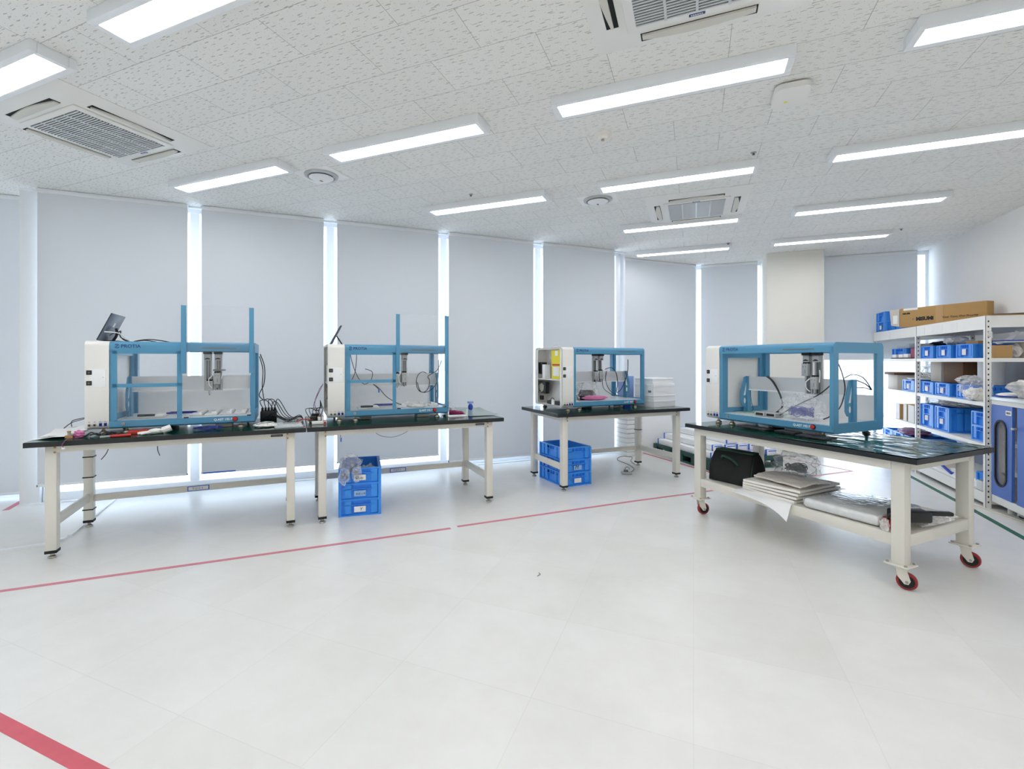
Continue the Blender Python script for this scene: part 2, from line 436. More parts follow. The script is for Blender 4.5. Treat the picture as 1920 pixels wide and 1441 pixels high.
trim(B('white aluminium').box(T_L, D0 - .01, 0, T_L + .155, D0 + .30, H_CEIL, .006, M=Mw))                 # broad white post at the left end
trim(B('white aluminium').box(T_R - .03, D0 + .02, 0, T_R, D1 + .12, H_CEIL, M=Mw))                        # return at the right end
trim(B('white aluminium').box(T_L, D0 - .035, 0, T_R, D0 + .005, .012, M=Mw))                              # floor strip
trim(B('white aluminium').box(T_L, D0 - .02, H_CEIL - .02, T_R, D0 + .03, H_CEIL, M=Mw))                   # ceiling strip
window(Mw, T_R, 6.43, D1 + .02)
for t0, t1 in ((-6.2, -5.0), (-5.0, -3.72), (-3.72, T_L)): window(Mw, t0, t1, D1 + .02)
Mf = Matrix.Translation((0, 0, 0))
window(Mf, 0.02, 1.07, YF + .01); window(Mf, 1.76, XR, YF + .01)
trim(B('white aluminium').box(0.02, YF - .02, 0, 1.044, YF + .02, .012).box(1.79, YF - .02, 0, XR, YF + .02, .012))
# neighbouring block, only a pale shape through the uncovered strip of glass
struct('wall_neighbour', B('wall paint').box(-1.5, 26, -14, 14, 27, 4.6))

# ---------------------------------------------------------------- roller blinds
def blind(M, t0, t1, d, zb, label):
    b = B('blind fabric')
    b.box(0, -.0008, zb, t1 - t0, .0008, H_CEIL - .03)
    root = put('roller_blind', None); root.matrix_world = M @ Matrix.Translation((t0, d, 0)); root.empty_display_size = .05
    tag(root, label, 'blind', 'roller blinds along the windows')
    part('fabric', b, root)
    part('bottom_bar', B('white aluminium').box(0, -.008, zb - .026, t1 - t0, .008, zb, .004), root)
    part('roller', B('white aluminium').box(0, -.012, H_CEIL - .045, t1 - t0, .06, H_CEIL - .002, .006), root)
    part('end_cap', B('black plastic').box(-.002, -.009, zb - .024, .004, .009, zb - .004), root)
    part('end_cap', B('black plastic').box(t1 - t0 - .004, -.009, zb - .024, t1 - t0 + .002, .009, zb - .004), root)
    return root
DB = 5.87
blind(Mw, -2.327, -1.102, DB, .205, 'grey roller blind behind the leftmost analyser, beside the broad white post')
blind(Mw, -0.976, 0.247, DB, .205, 'grey roller blind behind the raised sash of the leftmost analyser, blue streak at its hem')
blind(Mw, 0.394, 1.621, DB, .205, 'grey roller blind behind the analyser with the tablet seen edge on')
blind(Mw, 1.755, 2.973, DB, .105, 'grey roller blind in the clear stretch between the second and third benches')
blind(Mw, 3.123, 4.326, DB, .105, 'grey roller blind behind the analyser with the open yellow-carded side')
blind(Mw, 4.66, 6.30, D1 - .07, .105, 'grey roller blind set back in the room corner, above the green pallet')
blind(Mw, -3.66, T_L - .06, D1 - .09, .075, 'bluish roller blind cut by the left edge of the picture')
blind(Mf, 0.12, 0.985, 8.955, .105, 'narrow roller blind on the end wall, left of the square column')
blind(Mf, 1.80, 3.095, 8.958, 1.42, 'roller blind half raised on the end wall, right of the square column')
solo('tape_strip', B('tape blue').box(0, -.0012, 0, .31, .0, .012), 'blue tape strip along a blind hem beside the second window post', 'tape', wal(-.965, DB - .012, .186), R(45))

# ---------------------------------------------------------------- floor tape and cable duct
def strip(name, pts, w, m, label, cat, z=.0012):
    b = B(m); P = [Vector((p[0], p[1], 0)) for p in pts]
    for a, c in zip(P, P[1:]):
        d = (c - a).normalized(); n = Vector((-d.y, d.x, 0)) * w / 2
        b.prism([(a - n)[:2], (c - n)[:2], (c + n)[:2], (a + n)[:2]], 'z', 0.0002, z)
    return solo(name, b, label, cat)
strip('floor_tape', [(-4.9, .45), (-3.861, 1.493), (-1.86, 3.483)], .036, 'tape pink', 'long worn pink floor tape in front of the two left benches', 'floor tape')
strip('floor_tape', [(-1.827, 3.54), (-.556, 4.84), (.055, 5.43), (1.09, 6.5), (1.842, 7.218)], .036, 'tape pink', 'pink floor tape running from the gap in the line under the wheeled bench', 'floor tape', .0011)
strip('floor_tape', [(1.179, 7.857), (1.842, 7.218)], .036, 'tape pink', 'short pink floor tape right of the pallet, meeting the long line at a corner', 'floor tape', .0014)
strip('floor_tape', [(-.70, 7.42), (.23, 6.419), (.7, 5.92)], .036, 'tape red', 'red floor tape along the near edge of the green pallet', 'floor tape', .0016)
strip('floor_tape', [(-3.4, .943), (-1.2, .968)], .052, 'tape red', 'broad torn red floor tape in the near left corner', 'floor tape')
strip('floor_tape', [(-6.35, 2.72), (-5.90, 2.32)], .05, 'tape pink', 'pale pink floor tape by the broad white window post', 'floor tape')
strip('floor_tape', [(2.404, 7.6), (2.404, 5.842), (2.38, 4.6), (2.37, 3.0)], .05, 'tape green', 'green floor tape in front of the shelving and the blue cabinet', 'floor tape')
b = B('white aluminium')
for a, c in (((-5.05, 1.28), (-4.50, 2.03)), ((-4.50, 2.03), (-4.53, 2.13)), ((-4.56, 2.17), (-5.98, 3.53))):
    a, c = Vector((*a, 0)), Vector((*c, 0)); d = (c - a).normalized(); n = Vector((-d.y, d.x, 0)) * .014
    b.prism([(a - n)[:2], (c - n)[:2], (c + n)[:2], (a + n)[:2]], 'z', 0, .012)
solo('cable_duct', b, 'white cable duct stuck to the floor under the leftmost bench', 'cable duct')

# ---------------------------------------------------------------- ceiling lamps
def make_lamp():
    o = thing('ceiling_lamp', '', 'ceiling lamp', (0, 0, H_CEIL), 0, 'long panel lamps on the ceiling')
    h = B('white aluminium'); x, y, z = .66, .102, -.058
    h.box(-x, -y, z, x, -y + .034, 0, .003).box(-x, y - .034, z, x, y, 0, .003).box(-x, -y + .034, z, -x + .034, y - .034, 0, .003).box(x - .034, -y + .034, z, x, y - .034, 0, .003)
    part('housing', h, o)
    part('diffuser', B('lamp light').box(-x + .034, -y + .034, z + .006, x - .034, y - .034, -.01), o)
    return o
LX = [-3.8, -1.985, -.165, 1.66]; LY = [-1.62, -.1, 1.425, 2.968, 4.49, 6.03, 7.51]
names = {(0, 2): 'lamp cut by the left edge, beside the largest air conditioner on the left', (1, 2): 'very large lamp cut by the top edge, left half of the ceiling',
         (0, 3): 'lamp above the leftmost analyser, close to the round diffuser', (1, 3): 'lamp above the second analyser, right of the round diffuser',
         (1, 4): 'lamp nearest the window blinds above the third analyser, left of a round diffuser', (2, 3): 'large lamp left of the white rounded wireless access point',
         (2, 4): 'lamp just in front of the far air conditioner', (2, 5): 'lamp just behind the far air conditioner', (2, 6): 'shortest looking lamp, touching the step in the window wall',
         (3, 3): 'lamp cut by the right edge near the top right corner', (3, 4): 'lamp running out of the right edge, below the corner one',
         (3, 5): 'lamp on the right, whole, third from the top right corner', (3, 6): 'lamp farthest back on the right, in front of the square column'}
first = None
for i, x in enumerate(LX):
    for j, y in enumerate(LY):
        if (i == 0 and j > 3) or (i == 1 and j > 4): continue
        lab = names.get((i, j), 'panel lamp on the ceiling behind the viewpoint')
        if first is None: first = make_lamp(); o = first
        else: o = copy_tree(first)
        o.location = (x, y, H_CEIL); o['label'] = lab

# ---------------------------------------------------------------- ceiling air conditioners
def make_ac(label, x, y, rz, slats):
    o = thing('air_conditioner', label, 'air conditioner', (x, y, H_CEIL), rz, 'four-way cassette air conditioners')
    p = B('machine white'); h, k = .49, .465
    p.bm.verts  # panel: shallow tapered plate
    A = [p.bm.verts.new(v) for v in ((-h, -h, -.004), (h, -h, -.004), (h, h, -.004), (-h, h, -.004))]
    C = [p.bm.verts.new(v) for v in ((-h, -h, 0), (h, -h, 0), (h, h, 0), (-h, h, 0))]
    Q = [p.bm.verts.new(v) for v in ((-k + .05, -k + .05, -.034), (k - .05, -k + .05, -.034), (k - .05, k - .05, -.034), (-k + .05, k - .05, -.034))]
    for i in range(4):
        j = (i + 1) % 4
        p.bm.faces.new((C[i], C[j], A[j], A[i])); p.bm.faces.new((A[i], A[j], Q[j], Q[i]))
    p.bm.faces.new(Q); p.bm.faces.new(C[::-1])
    part('panel', p, o)
    part('centre_panel', B('machine white').box(-.315, -.315, -.046, .315, .315, -.034, .008), o)
    g = B('grille dark'); g.box(-.27, -.275, -.0475, .27, .275, -.0455)
    g.use('grey board')
    n = 30
    for i in range(n):
        yy = -.275 + .55 * (i + .5) / n
        g.box(-.27, yy - .0042, -.052, .27, yy + .0042, -.0475)
    for xx in (-.135, 0, .135): g.box(xx - .006, -.275, -.053, xx + .006, .275, -.0475)
    part('grille', g, o)
    for k in range(4):
        M = Matrix.Rotation(R(90 * k), 4, 'Z')
        s = B('dark slot').box(-.258, .350, -.0358, .258, .408, -.033, M=M); part('outlet', s, o)
        l = B('louver beige')
        pts = [(-.25, .354)] + [(-.25 + .5 * i / 12, .385 + .022 * math.sin(math.pi * i / 12)) for i in range(13)] + [(.25, .352)]
        if slats == k: pts = [(-.25, .372)] + pts[1:-1] + [(.25, .372)]
        l.prism(pts, 'z', -.046, -.036, M=M); part('louver', l, o)
    e = B('navy ink').box(-.035, .285, -.0475, .035, .302, -.0462); e.use('white ink')
    for q in range(6): e.box(-.026 + q * .009, .290, -.0482, -.020 + q * .009, .297, -.0472)
    part('badge', e, o)
    return o
make_ac('cassette air conditioner on the left, whole grille in view beside a cut-off lamp', -3.925, 2.05, 0, 3)
make_ac('cassette air conditioner cut by the top edge of the picture', .015, 2.09, 0, 1)
make_ac('small looking far cassette air conditioner between two lamps', .025, 5.49, R(180), 0)

# ---------------------------------------------------------------- small ceiling fittings
def diffuser(label, x, y, spot):
    o = thing('air_diffuser', label, 'ceiling diffuser', (x, y, H_CEIL), 0, 'round ceiling diffusers')
    part('mount_plate', B('wall paint').box(-.19, -.15, -.004, .19, .15, 0), o)
    part('ring', B('steel').lathe([(.112, 0), (.145, 0), (.142, -.012), (.118, -.018), (.108, -.006)], (0, 0, -.004), 36), o)
    part('throat', B('dark slot').cyl((0, 0, -.003), (0, 0, -.007), .115, seg=32), o)
    part('disc', B('white aluminium').lathe([(.02, -.02), (.10, -.022), (.104, -.028), (.09, -.036), (.03, -.05), (.004, -.053)], (0, 0, 0), 32), o)
    part('sticker', B(spot).box(-.008, -.014, -.056, .008, .014, -.051), o)
    return o
diffuser('round ceiling diffuser with a tan sticker, above the gap between the two left analysers', -3.06, 3.30, 'carton')
diffuser('round ceiling diffuser with a green sticker, near the far air conditioner', -.905, 4.88, 'pcb green')
o = thing('smoke_detector', 'small round smoke detector left of the large middle lamp', 'smoke detector', (-.61, 3.48, H_CEIL))
part('base', B('foam cream').lathe([(.062, 0), (.062, -.012), (.055, -.016), (.02, -.016)], (0, 0, 0), 24), o)
part('head', B('foam cream').lathe([(.034, -.014), (.036, -.03), (.028, -.042), (.01, -.044)], (0, 0, 0), 20), o)
part('sensor', B('zinc').cyl((0, 0, -.042), (0, 0, -.052), .012), o)
o = thing('access_point', 'white rounded wireless access point on the ceiling right of the large lamp', 'access point', (.548, 3.365, H_CEIL))
pts = rrect(-.095, -.125, .095, .125, .05)
part('shell', B('machine white').prism(pts, 'z', -.045, -.012), o)
part('bracket', B('dark steel').box(-.07, -.09, -.014, .07, .09, 0), o)
part('badge', B('yellow card').cyl((-.02, .045, -.0448), (-.02, .045, -.0465), .010, seg=12), o)
for x, y, lab in ((.44, 4.255, 'tiny sprinkler head beside the lamp in front of the far air conditioner'), (2.404, 7.424, 'tiny sprinkler head near the right wall at the back'),
                  (-2.044, 4.252, 'tiny sprinkler head over the window-side lamp'), (.45, 7.40, 'tiny sprinkler head beside the lamp at the window corner')):
    o = thing('sprinkler', lab, 'sprinkler', (x, y, H_CEIL), 0, 'ceiling sprinklers')
    part('rose', B('zinc').lathe([(.022, 0), (.020, -.005), (.008, -.008)], (0, 0, 0), 16), o); part('head', B('dark steel').cyl((0, 0, -.008), (0, 0, -.020), .007, .011, 10), o)

# ---------------------------------------------------------------- work benches
T1 = (-4.185, 1.893, 46.65); T2 = (-2.947, 3.189, 45.70); T3 = (-1.283, 4.960, 44.96); T4 = (-.0724, 4.6896, -43.33)
HT = 0.83
def bench(pose, label, tagged=True, plate=True, ties=(), xa=-.124, xb=.124):
    """origin at the front left foot; x along the long side, y to the back"""
    L, D, h = 1.543, .695, .0325
    o = thing('workbench', label, 'workbench', (pose[0], pose[1], 0), R(pose[2]), 'green topped workbenches')
    t = B('black edging').box(xa, -.093, HT - .036, L + xb, D + .093, HT - .003)
    part('tabletop', t, o, 'black edged tabletop')
    part('top_sheet', B('bench green').box(xa + .002, -.091, HT - .0035, L + xb - .002, D + .091, HT), o, 'dark green glossy sheet')
    a = B('ivory steel'); z0, z1 = HT - .085, HT - .036
    a.box(h, -h, z0, L - h, -h + .03, z1).box(h, D + h - .03, z0, L - h, D + h, z1).box(-h, h, z0, -h + .03, D - h, z1).box(L + h - .03, h, z0, L + h, D - h, z1)
    part('apron', a, o)
    for x, y in ((0, 0), (L, 0), (0, D), (L, D)):
        l = part('leg', B('ivory steel').box(x - h, y - h, .055, x + h, y + h, HT - .036, .005), o)
        c = B('black rubber').box(x - h - .002, y - h - .002, .036, x + h + .002, y + h + .002, .057, .003)
        part('end_cap', c, l)
        f = B('zinc').lathe([(.024, 0), (.027, .004), (.024, .012), (.012, .018), (.012, .037)], (x, y, 0), 16)
        part('levelling_foot', f, l)
        if y == 0:
            bl = B('brass')
            sx = .024 if x == 0 else -.024
            bl.cyl((x + sx, -h - .004, HT - .05), (x + sx, -h, HT - .05), .007, seg=10).cyl((x + sx, -h - .004, HT - .085), (x + sx, -h, HT - .085), .007, seg=10)
            part('bolt', bl, l)
    r = B('ivory steel').box(-.012, h, .21, .014, D - h, .278, .004); part('side_rail', r, o)
    r = B('ivory steel').box(L - .014, h, .21, L + .012, D - h, .278, .004); part('side_rail', r, o)
    part('back_rail', B('ivory steel').box(h, D - .014, .207, L - h, D + .012, .262, .004), o)
    if plate:
        p = B('black plastic').box(L - .15, -h - .002, HT - .068, L - .06, -h, HT - .05); p.use('grey ink')
        for q in range(7): p.box(L - .143 + q * .011, -h - .003, HT - .064, L - .136 + q * .011, -h - .0015, HT - .054)
        part('maker_plate', p, o)
    if tagged:
        g = B('tape blue').box(.70, D - .017, .215, .87, D - .0135, .258); g.use('paper'); g.box(.708, D - .0185, .221, .862, D - .0165, .252)
        k = part('name_card', g, o)
        lettering('작업대 4' if pose is T1 else '작업대 5', .024, 'grey ink', k, (.735, D - .019, .228))
    for x, y, zs in ties:
        for zz in zs:
            part('cable_tie', B('black plastic').ring([(x - h - .004, y - h - .004), (x + h + .004, y - h - .004), (x + h + .004, y + h + .004), (x - h - .004, y + h + .004)],
                 [(x - h, y - h), (x + h, y - h), (x + h, y + h), (x - h, y + h)], 'z', zz, zz + .009), o)
    return o
bench(T1, 'leftmost green topped workbench, under the analyser with the black monitor', ties=((0, .695, (.775, .58, .41, .14)),), xb=.117)
bench(T2, 'green topped workbench with a stack of labelled blue crates under its left end', xa=-.1235)
bench(T3, 'green topped workbench standing alone, with white boxes on its right end', tagged=False, plate=False, ties=((1.543, .695, (.66, .47)),))

# wheeled bench
o = thing('wheeled_bench', 'wheeled green topped workbench with red casters and a loaded lower shelf', 'workbench', (T4[0], T4[1], 0), R(T4[2]))
L4, D4, H4 = 1.752, .929, .816
t = B('black edging').box(0, 0, H4 - .036, L4, D4, H4 - .004)
part('tabletop', t, o, 'black edged tabletop')
def wav(u, v):
    x, y = .002 + u * (L4 - .004), .002 + v * (D4 - .004)
    k = min(1, max(0, (u - .42) / .3))
    z = .004 * k * (1 + noise.noise(Vector((x * 3.2, y * 9, 1.7)))) + .0035 * k * noise.noise(Vector((x * 9, y * 22, 4)))
    return Vector((x, y, H4 - .003 + z + (.003 * abs(math.sin(x * 11)) * k if v < .03 else 0)))
part('top_sheet', B('bench film').grid(wav, 120, 60), o, 'dark green vinyl sheet rippling at the right end', angle=60)
h = .036; xs, ys = (.105, L4 - .115), (.075, D4 - .085)
a = B('ivory steel'); z0, z1 = H4 - .095, H4 - .036
a.box(xs[0] + h, ys[0] - h, z0, xs[1] - h, ys[0] - h + .03, z1).box(xs[0] + h, ys[1] + h - .03, z0, xs[1] - h, ys[1] + h, z1)
a.box(xs[0] - h, ys[0] + h, z0, xs[0] - h + .03, ys[1] - h, z1).box(xs[1] + h - .03, ys[0] + h, z0, xs[1] + h, ys[1] - h, z1)
part('apron', a, o)
sh = B('ivory steel').box(xs[0], ys[0], .318, xs[1], ys[1], .330)
sh.box(xs[0] + h, ys[0] - h + .004, .258, xs[1] - h, ys[0] - h + .03, .330, .003).box(xs[0] + h, ys[1] + h - .03, .258, xs[1] - h, ys[1] + h - .004, .330, .003)
sh.box(xs[0] - h + .004, ys[0] + h, .258, xs[0] - h + .03, ys[1] - h, .330, .003).box(xs[1] + h - .03, ys[0] + h, .258, xs[1] + h - .004, ys[1] - h, .330, .003)
part('lower_shelf', sh, o)
SHZ = .330
for ix, x in enumerate(xs):
    for iy, y in enumerate(ys):
        l = part('leg', B('ivory steel').box(x - h, y - h, .152, x + h, y + h, H4 - .036, .005), o)
        part('mounting_plate', B('ivory steel').box(x - .062, y - .062, .144, x + .062, y + .062, .153, .003), l)
        bb = B('zinc')
        for q in (-.047, .047):
            for w_ in (-.047, .047): bb.cyl((x + q, y + w_, .150), (x + q, y + w_, .162), .008, seg=6)
        part('bolt', bb, l)
        ang = {(0, 0): 70, (1, 0): 25, (0, 1): 60, (1, 1): 20}[(ix, iy)]
        M = Matrix.Translation((x, y, 0)) @ Matrix.Rotation(R(ang), 4, 'Z')
        c = put('caster', None, o); c.matrix_local = M; c.empty_display_size = .03
        off = .028
        f = B('ivory steel'); f.cyl((0, 0, .128), (0, 0, .144), .03)
        for s_ in (-1, 1):
            f.prism([(-.024, .132), (.026, .132), (off + .018, .06), (off + .008, .038), (off - .012, .038), (-.016, .08)], 'y', s_ * .023 - .002, s_ * .023 + .002)
        part('fork', f, c)
        part('tyre', B('wheel red').lathe([(.036, -.016), (.048, -.015), (.052, -.007), (.052, .007), (.048, .015), (.036, .016)], (off, 0, .052), 32, 'y'), c)
        hb = B('zinc').lathe([(.006, -.0165), (.030, -.0150), (.036, -.012), (.036, .012), (.030, .0150), (.006, .0165)], (off, 0, .052), 24, 'y')
        hb.use('black rubber').lathe([(.0345, -.0162), (.0385, -.0168), (.0385, .0168), (.0345, .0162)], (off, 0, .052), 24, 'y')
        hb.use('zinc').cyl((off, -.029, .052), (off, .029, .052), .008, seg=8)
        part('hub', hb, c)

# ---------------------------------------------------------------- analysers
MP = {'M1': (-4.2166, 2.0992, 46.38, .868), 'M2': (-3.0493, 3.3679, 45.78, .868), 'M3': (-1.3315, 5.0859, 46.08, .868), 'M4': (.1093, 4.8854, -43.33, .854)}
MW, MD, MH, W0 = 1.138, .624, .671, .159
def analyser(key, label, sash, open_side=False, head_x=.80, plain_blue='machine blue'):
    x0, y0, deg, zb = MP[key]
    o = thing('analyser', label, 'lab analyser', (x0, y0, zb), R(deg), 'blue framed benchtop analysers')
    # white control cabinet -------------------------------------------------
    prof = rrect(0, 0, MD, MH, .038); prof_i = rrect(.014, .014, MD - .014, MH - .014, .03)
    c = B('machine white').ring(prof, prof_i, 'x', 0, W0 - .012)
    c.box(W0 - .022, .01, .01, W0 - .012, MD - .01, MH - .01)
    if open_side:
        c.box(.012, .014, .296, W0 - .02, MD - .014, .308)
        for yy in (0,): pass
        c.ring(rrect(0.0, 0.0, MD, MH, .038), rrect(.05, .012, MD - .06, MH - .02, .03), 'x', 0, .002)
    else:
        c.box(.0, .012, .012, .01, MD - .012, MH - .012)
    cab = part('control_cabinet', c, o, 'white control cabinet')
    hz = B('white panel').box(.030, -.0022, .32, .128, .001, .457, .002); hz.use('grey ink'); hz.box(.108, -.003, .393, .116, -.001, .396)
    part('hatch', hz, cab)
    for z in (.431, .351):
        f = B('black plastic').box(.027 - .017, -.005, z - .017, .027 + .017, .0, z + .017, .006); f.use('dark slot').cyl((.027, -.0055, z), (.027, -.004, z), .013, seg=16)
        f.use('dark steel').cyl((.027, -.0065, z), (.027, -.005, z), .004, seg=8)
        for q in range(3): f.box(.027 - .0012, -.0064, z - .013, .027 + .0012, -.0052, z + .013, M=Matrix.Translation((.027, 0, z)) @ Matrix.Rotation(R(60 * q), 4, 'Y') @ Matrix.Translation((-.027, 0, -z)))
        part('fan_grille', f, cab)
    for x in (.029, .061):
        k = B('zinc').cyl((x, -.006, .034), (x, 0, .034), .011, seg=14); k.use('dark slot').cyl((x, -.007, .034), (x, -.005, .034), .006, seg=10)
        part('round_socket', k, cab)
    for x in (.096, .126):
        k = B('royal blue').box(x - .0095, -.003, .024, x + .0095, 0, .048); k.use('dark slot').box(x - .005, -.0042, .028, x + .005, -.002, .043)
        part('usb_socket', k, cab)
    for s_, x, mm in (('PC', .029, 'black ink'), ('I/F', .061, 'black ink'), ('USB 1', .096, 'navy ink'), ('USB 2', .126, 'navy ink')):
        lettering(s_, .0095, mm, cab, (x, -.001, .054), align='CENTER')
    # blue frame ------------------------------------------------------------
    A = B(plain_blue); XA = W0 - .010
    ft = [(.036 + .036 * math.cos(R(a)), MH - .036 + .036 * math.sin(R(a))) for a in range(180, 89, -15)]
    A.prism([(0, .598)] + ft + [(.075, MH), (.075, MH - .012), (.03, MH - .03), (.03, .598)], 'x', XA, MW - .002)
    A.prism([(MD - y, z) for y, z in [(0, .598)] + ft + [(.075, MH), (.075, MH - .012), (.03, MH - .03), (.03, .598)]], 'x', XA, MW - .002)
    A.prism([(0, .012), (.012, 0), (MD - .012, 0), (MD, .012), (MD, .058), (MD - .03, .058), (MD - .03, .05), (.03, .05), (.03, .058), (0, .058)], 'x', XA, MW - .002)
    # right end ring and inner left ring
    A.ring(rrect(0, 0, MD, MH, .036), rrect(.059, .074, MD - .087, .590, .003), 'x', MW - .016, MW)
    A.ring(rrect(.03, .055, MD - .002, .625, .004), rrect(.083, .104, MD - .11, .561, .004), 'x', W0 - .009, W0 + .012)
    # posts behind the rings
    A.box(MW - .030, .002, .05, MW - .016, .03, .60); A.box(MW - .034, MD - .060, .05, MW - .014, MD - .002, .60)
    A.box(W0 - .008, .006, .05, W0 + .02, .034, .60); A.box(W0 + .006, MD - .06, .05, W0 + .034, MD - .002, .60)
    fr = part('frame', A, o, 'blue metal frame')
    s = B('dark steel').box(.755, -.0012, .6185, 1.0, .001, .6265); part('light_slot', s, fr)
    k = B('zinc').cyl((.236, -.006, .035), (.236, 0, .035), .012, seg=14); k.use('dark slot').box(.235, -.007, .030, .237, -.0055, .040); part('key_lock', k, fr)
    k = B('red plastic').lathe([(.014, -.004), (.017, -.012), (.013, -.016), (.004, -.017)], (.992, 0, .036), 18, 'y'); k.use('black plastic').lathe([(.020, 0), (.020, -.005), (.015, -.005), (.015, 0)], (.992, 0, .036), 18, 'y')
    part('stop_button', k, fr)
    lettering('PROTIA', .036, 'navy ink', fr, (.221, -.0006, .621), bold=.0006)
    g = B('navy ink')
    for a0, a1 in ((25, 150), (205, 330)):
        g.prism([(.196 + .0170 * math.cos(R(a)), .633 + .0170 * math.sin(R(a))) for a in range(a0, a1 + 1, 12)] + [(.196 + .0115 * math.cos(R(a)), .633 + .0115 * math.sin(R(a))) for a in range(a1, a0 - 1, -12)], 'y', -.0012, -.0002)
    g.prism([(.187, .630), (.191, .626), (.205, .636), (.201, .640)], 'y', -.0012, -.0002)
    part('logo_mark', g, fr)
    lettering('Q-AST 192 Pro', .0245, 'white ink', fr, (.838, -.0008, .0275), bold=.0006)
    # interior --------------------------------------------------------------
    part('deck', B('deck grey').box(W0 + .0, .030, .05, MW - .016, MD - .03, .062), o, 'pale grey metal deck')
    part('top_cover', B('acrylic').box(W0, .076, MH - .010, MW - .018, MD - .076, MH - .004), o, 'clear top cover')
    part('back_panel', B('white panel').box(W0 + .034, MD - .035, .060, MW - .034, MD - .028, .262), o, 'white lower back panel')
    gb = B('grey board').box(W0 + .03, .300, .272, 1.105, .306, .390); gb.use('white panel').box(W0 + .03, .298, .262, 1.105, .308, .272)
    part('gantry_board', gb, o, 'grey cross board')
    for x in (W0 + .034, 1.088):
        q = B(plain_blue)
        q.prism([(.262, .062), (.320, .062), (.330, .392), (.300, .392), (.262, .385), (.215, .250), (.215, .150), (.240, .115), (.262, .11)], 'x', x, x + .010)
        q.box(x, .285, .062, x + .024, .330, .392)
        q.use('white panel').prism([(.288, .345), (.292, .345), (.276, .215), (.250, .215)], 'x', x - .0006, x + .0106); q.prism([(.264 + .012 * math.cos(R(a)), .165 + .026 * math.sin(R(a))) for a in range(0, 360, 24)], 'x', x - .0006, x + .0106)
        part('gantry_bracket', q, o, 'blue shaped upright of the gantry')
    # moving head
    hx = head_x
    hd = put('pipetting_head', None, o, (hx, .285, 0)); hd.empty_display_size = .03
    r_ = B('steel')
    r_.box(-.070, .002, .262, -.012, .012, .596).box(.008, .002, .262, .066, .012, .596); r_.use('dark steel').box(-.052, -.006, .27, -.042, .003, .58).box(-.034, -.006, .27, -.024, .003, .58).box(.026, -.006, .27, .036, .003, .58).box(.044, -.006, .27, .054, .003, .58)
    part('rail', r_, hd)
    m_ = B('black plastic').box(-.072, -.04, .578, -.008, .014, .600).box(.006, -.04, .578, .070, .014, .600); m_.use('steel').box(-.066, -.035, .522, -.014, .006, .578, .003).box(.012, -.035, .522, .064, .006, .578, .003)
    m_.use('black plastic'); 
    for cx in (-.040, .038): m_.box(cx - .020, -.036, .532, cx + .020, -.034, .540).box(cx - .010, -.036, .540, cx + .010, -.034, .545)
    part('motor', m_, hd)
    def carriage(cx, z0, z1):
        b = B('steel').box(cx - .026, -.040, z0, cx + .026, -.004, z1, .003); b.use('dark slot')
        zc = (z0 + z1) / 2 + .025
        for dx in (-.012, .010):
            for dz in (0, .024): b.cyl((cx + dx, -.0412, zc + dz), (cx + dx, -.039, zc + dz), .0028, seg=8)
        b.box(cx + .004, -.0408, z0 + .02, cx + .006, -.0395, z0 + .05); b.box(cx - .02, -.03, z1, cx + .02, -.004, z1 + .012)
        part('carriage', b, hd)
        n_ = B('steel').cyl((cx, -.022, z0 - .030), (cx, -.022, z0), .0075, seg=10); n_.use('dark steel').cyl((cx, -.022, z0 - .040), (cx, -.022, z0 - .030), .0045, seg=10)
        part('nozzle', n_, hd)
    if key == 'M4': carriage(-.046, .410, .512); carriage(.024, .305, .405)
    elif key == 'M1': carriage(-.026, .262, .345); carriage(.030, .315, .415); part('carriage_arm', B('dark steel').box(.005, -.07, .432, .095, -.01, .446, .003), hd)
    else: carriage(-.036, .290, .390); carriage(.034, .300, .400)
    w_ = B('white panel').tube([(-.005, -.035, .39), (-.028, -.05, .36), (-.024, -.05, .31), (-.004, -.035, .285)], .0045); w_.tube([(.062, -.02, .46), (.070, -.03, .42), (.066, -.03, .36)], .004)
    part('hose', w_, hd)
    # feet
    for fx, fy in ((.10, .05), (.245, .05), (1.03, .05), (.10, MD - .06), (1.05, MD - .06)):
        f = B('zinc').lathe([(.026, -.038), (.028, -.034), (.024, -.024), (.010, -.018), (.009, .004)], (fx, fy, 0), 14); f.use('brass').cyl((fx, fy, -.018), (fx, fy, -.012), .014, seg=6)
        part('foot', f, o)
    u = B('pale carton').box(.30, .10, -.028, .40, .25, .0) if key in ('M2',) else B('black plastic').box(.47, .22, -.036, .54, .33, 0)
    part('cable_box', u, o); part('cable_box', B('foam cream').box(.84, .08, -.034, .96, .20, 0), o)
    if sash:
        L_ = B(plain_blue); x0_, x1_ = .166, .616
        L_.box(x0_, .002, .062, x0_ + .029, .014, .600).box(x1_ - .033, .002, .062, x1_, .014, .600).box(x0_, .002, .575, x1_, .014, .600).box(x0_, .002, .314, x1_, .014, .342)
        ls = part('left_sash', L_, o, 'closed left sliding sash')
        part('clear_pane', B('acrylic').box(x0_ + .029, .006, .064, x1_ - .033, .010, .575), ls)
        rs = part('right_sash', B('acrylic').box(.646, -.013, .420, 1.098, -.009, .962), o, 'raised clear right sash')
        for xs_ in (.612, 1.096): part('stile', B(plain_blue).box(xs_, -.018, .417, xs_ + .036, -.003, .964, .002), rs, 'blue edge bar')
        part('handle_stop', B('black plastic').box(.628, .000, .058, .66, .02, .066).box(1.08, 0, .058, 1.11, .02, .066), o)
    return o, fr
M1o, _ = analyser('M1', 'blue framed analyser on the leftmost bench, clear sash raised high above it', True, head_x=.80)
M2o, _ = analyser('M2', 'blue framed analyser with raised sash on the second bench from the left', True, head_x=.715, open_side=True)
M3o, _ = analyser('M3', 'small looking blue framed analyser with open left side showing a yellow card', False, head_x=.665, open_side=True, plain_blue='machine blue')
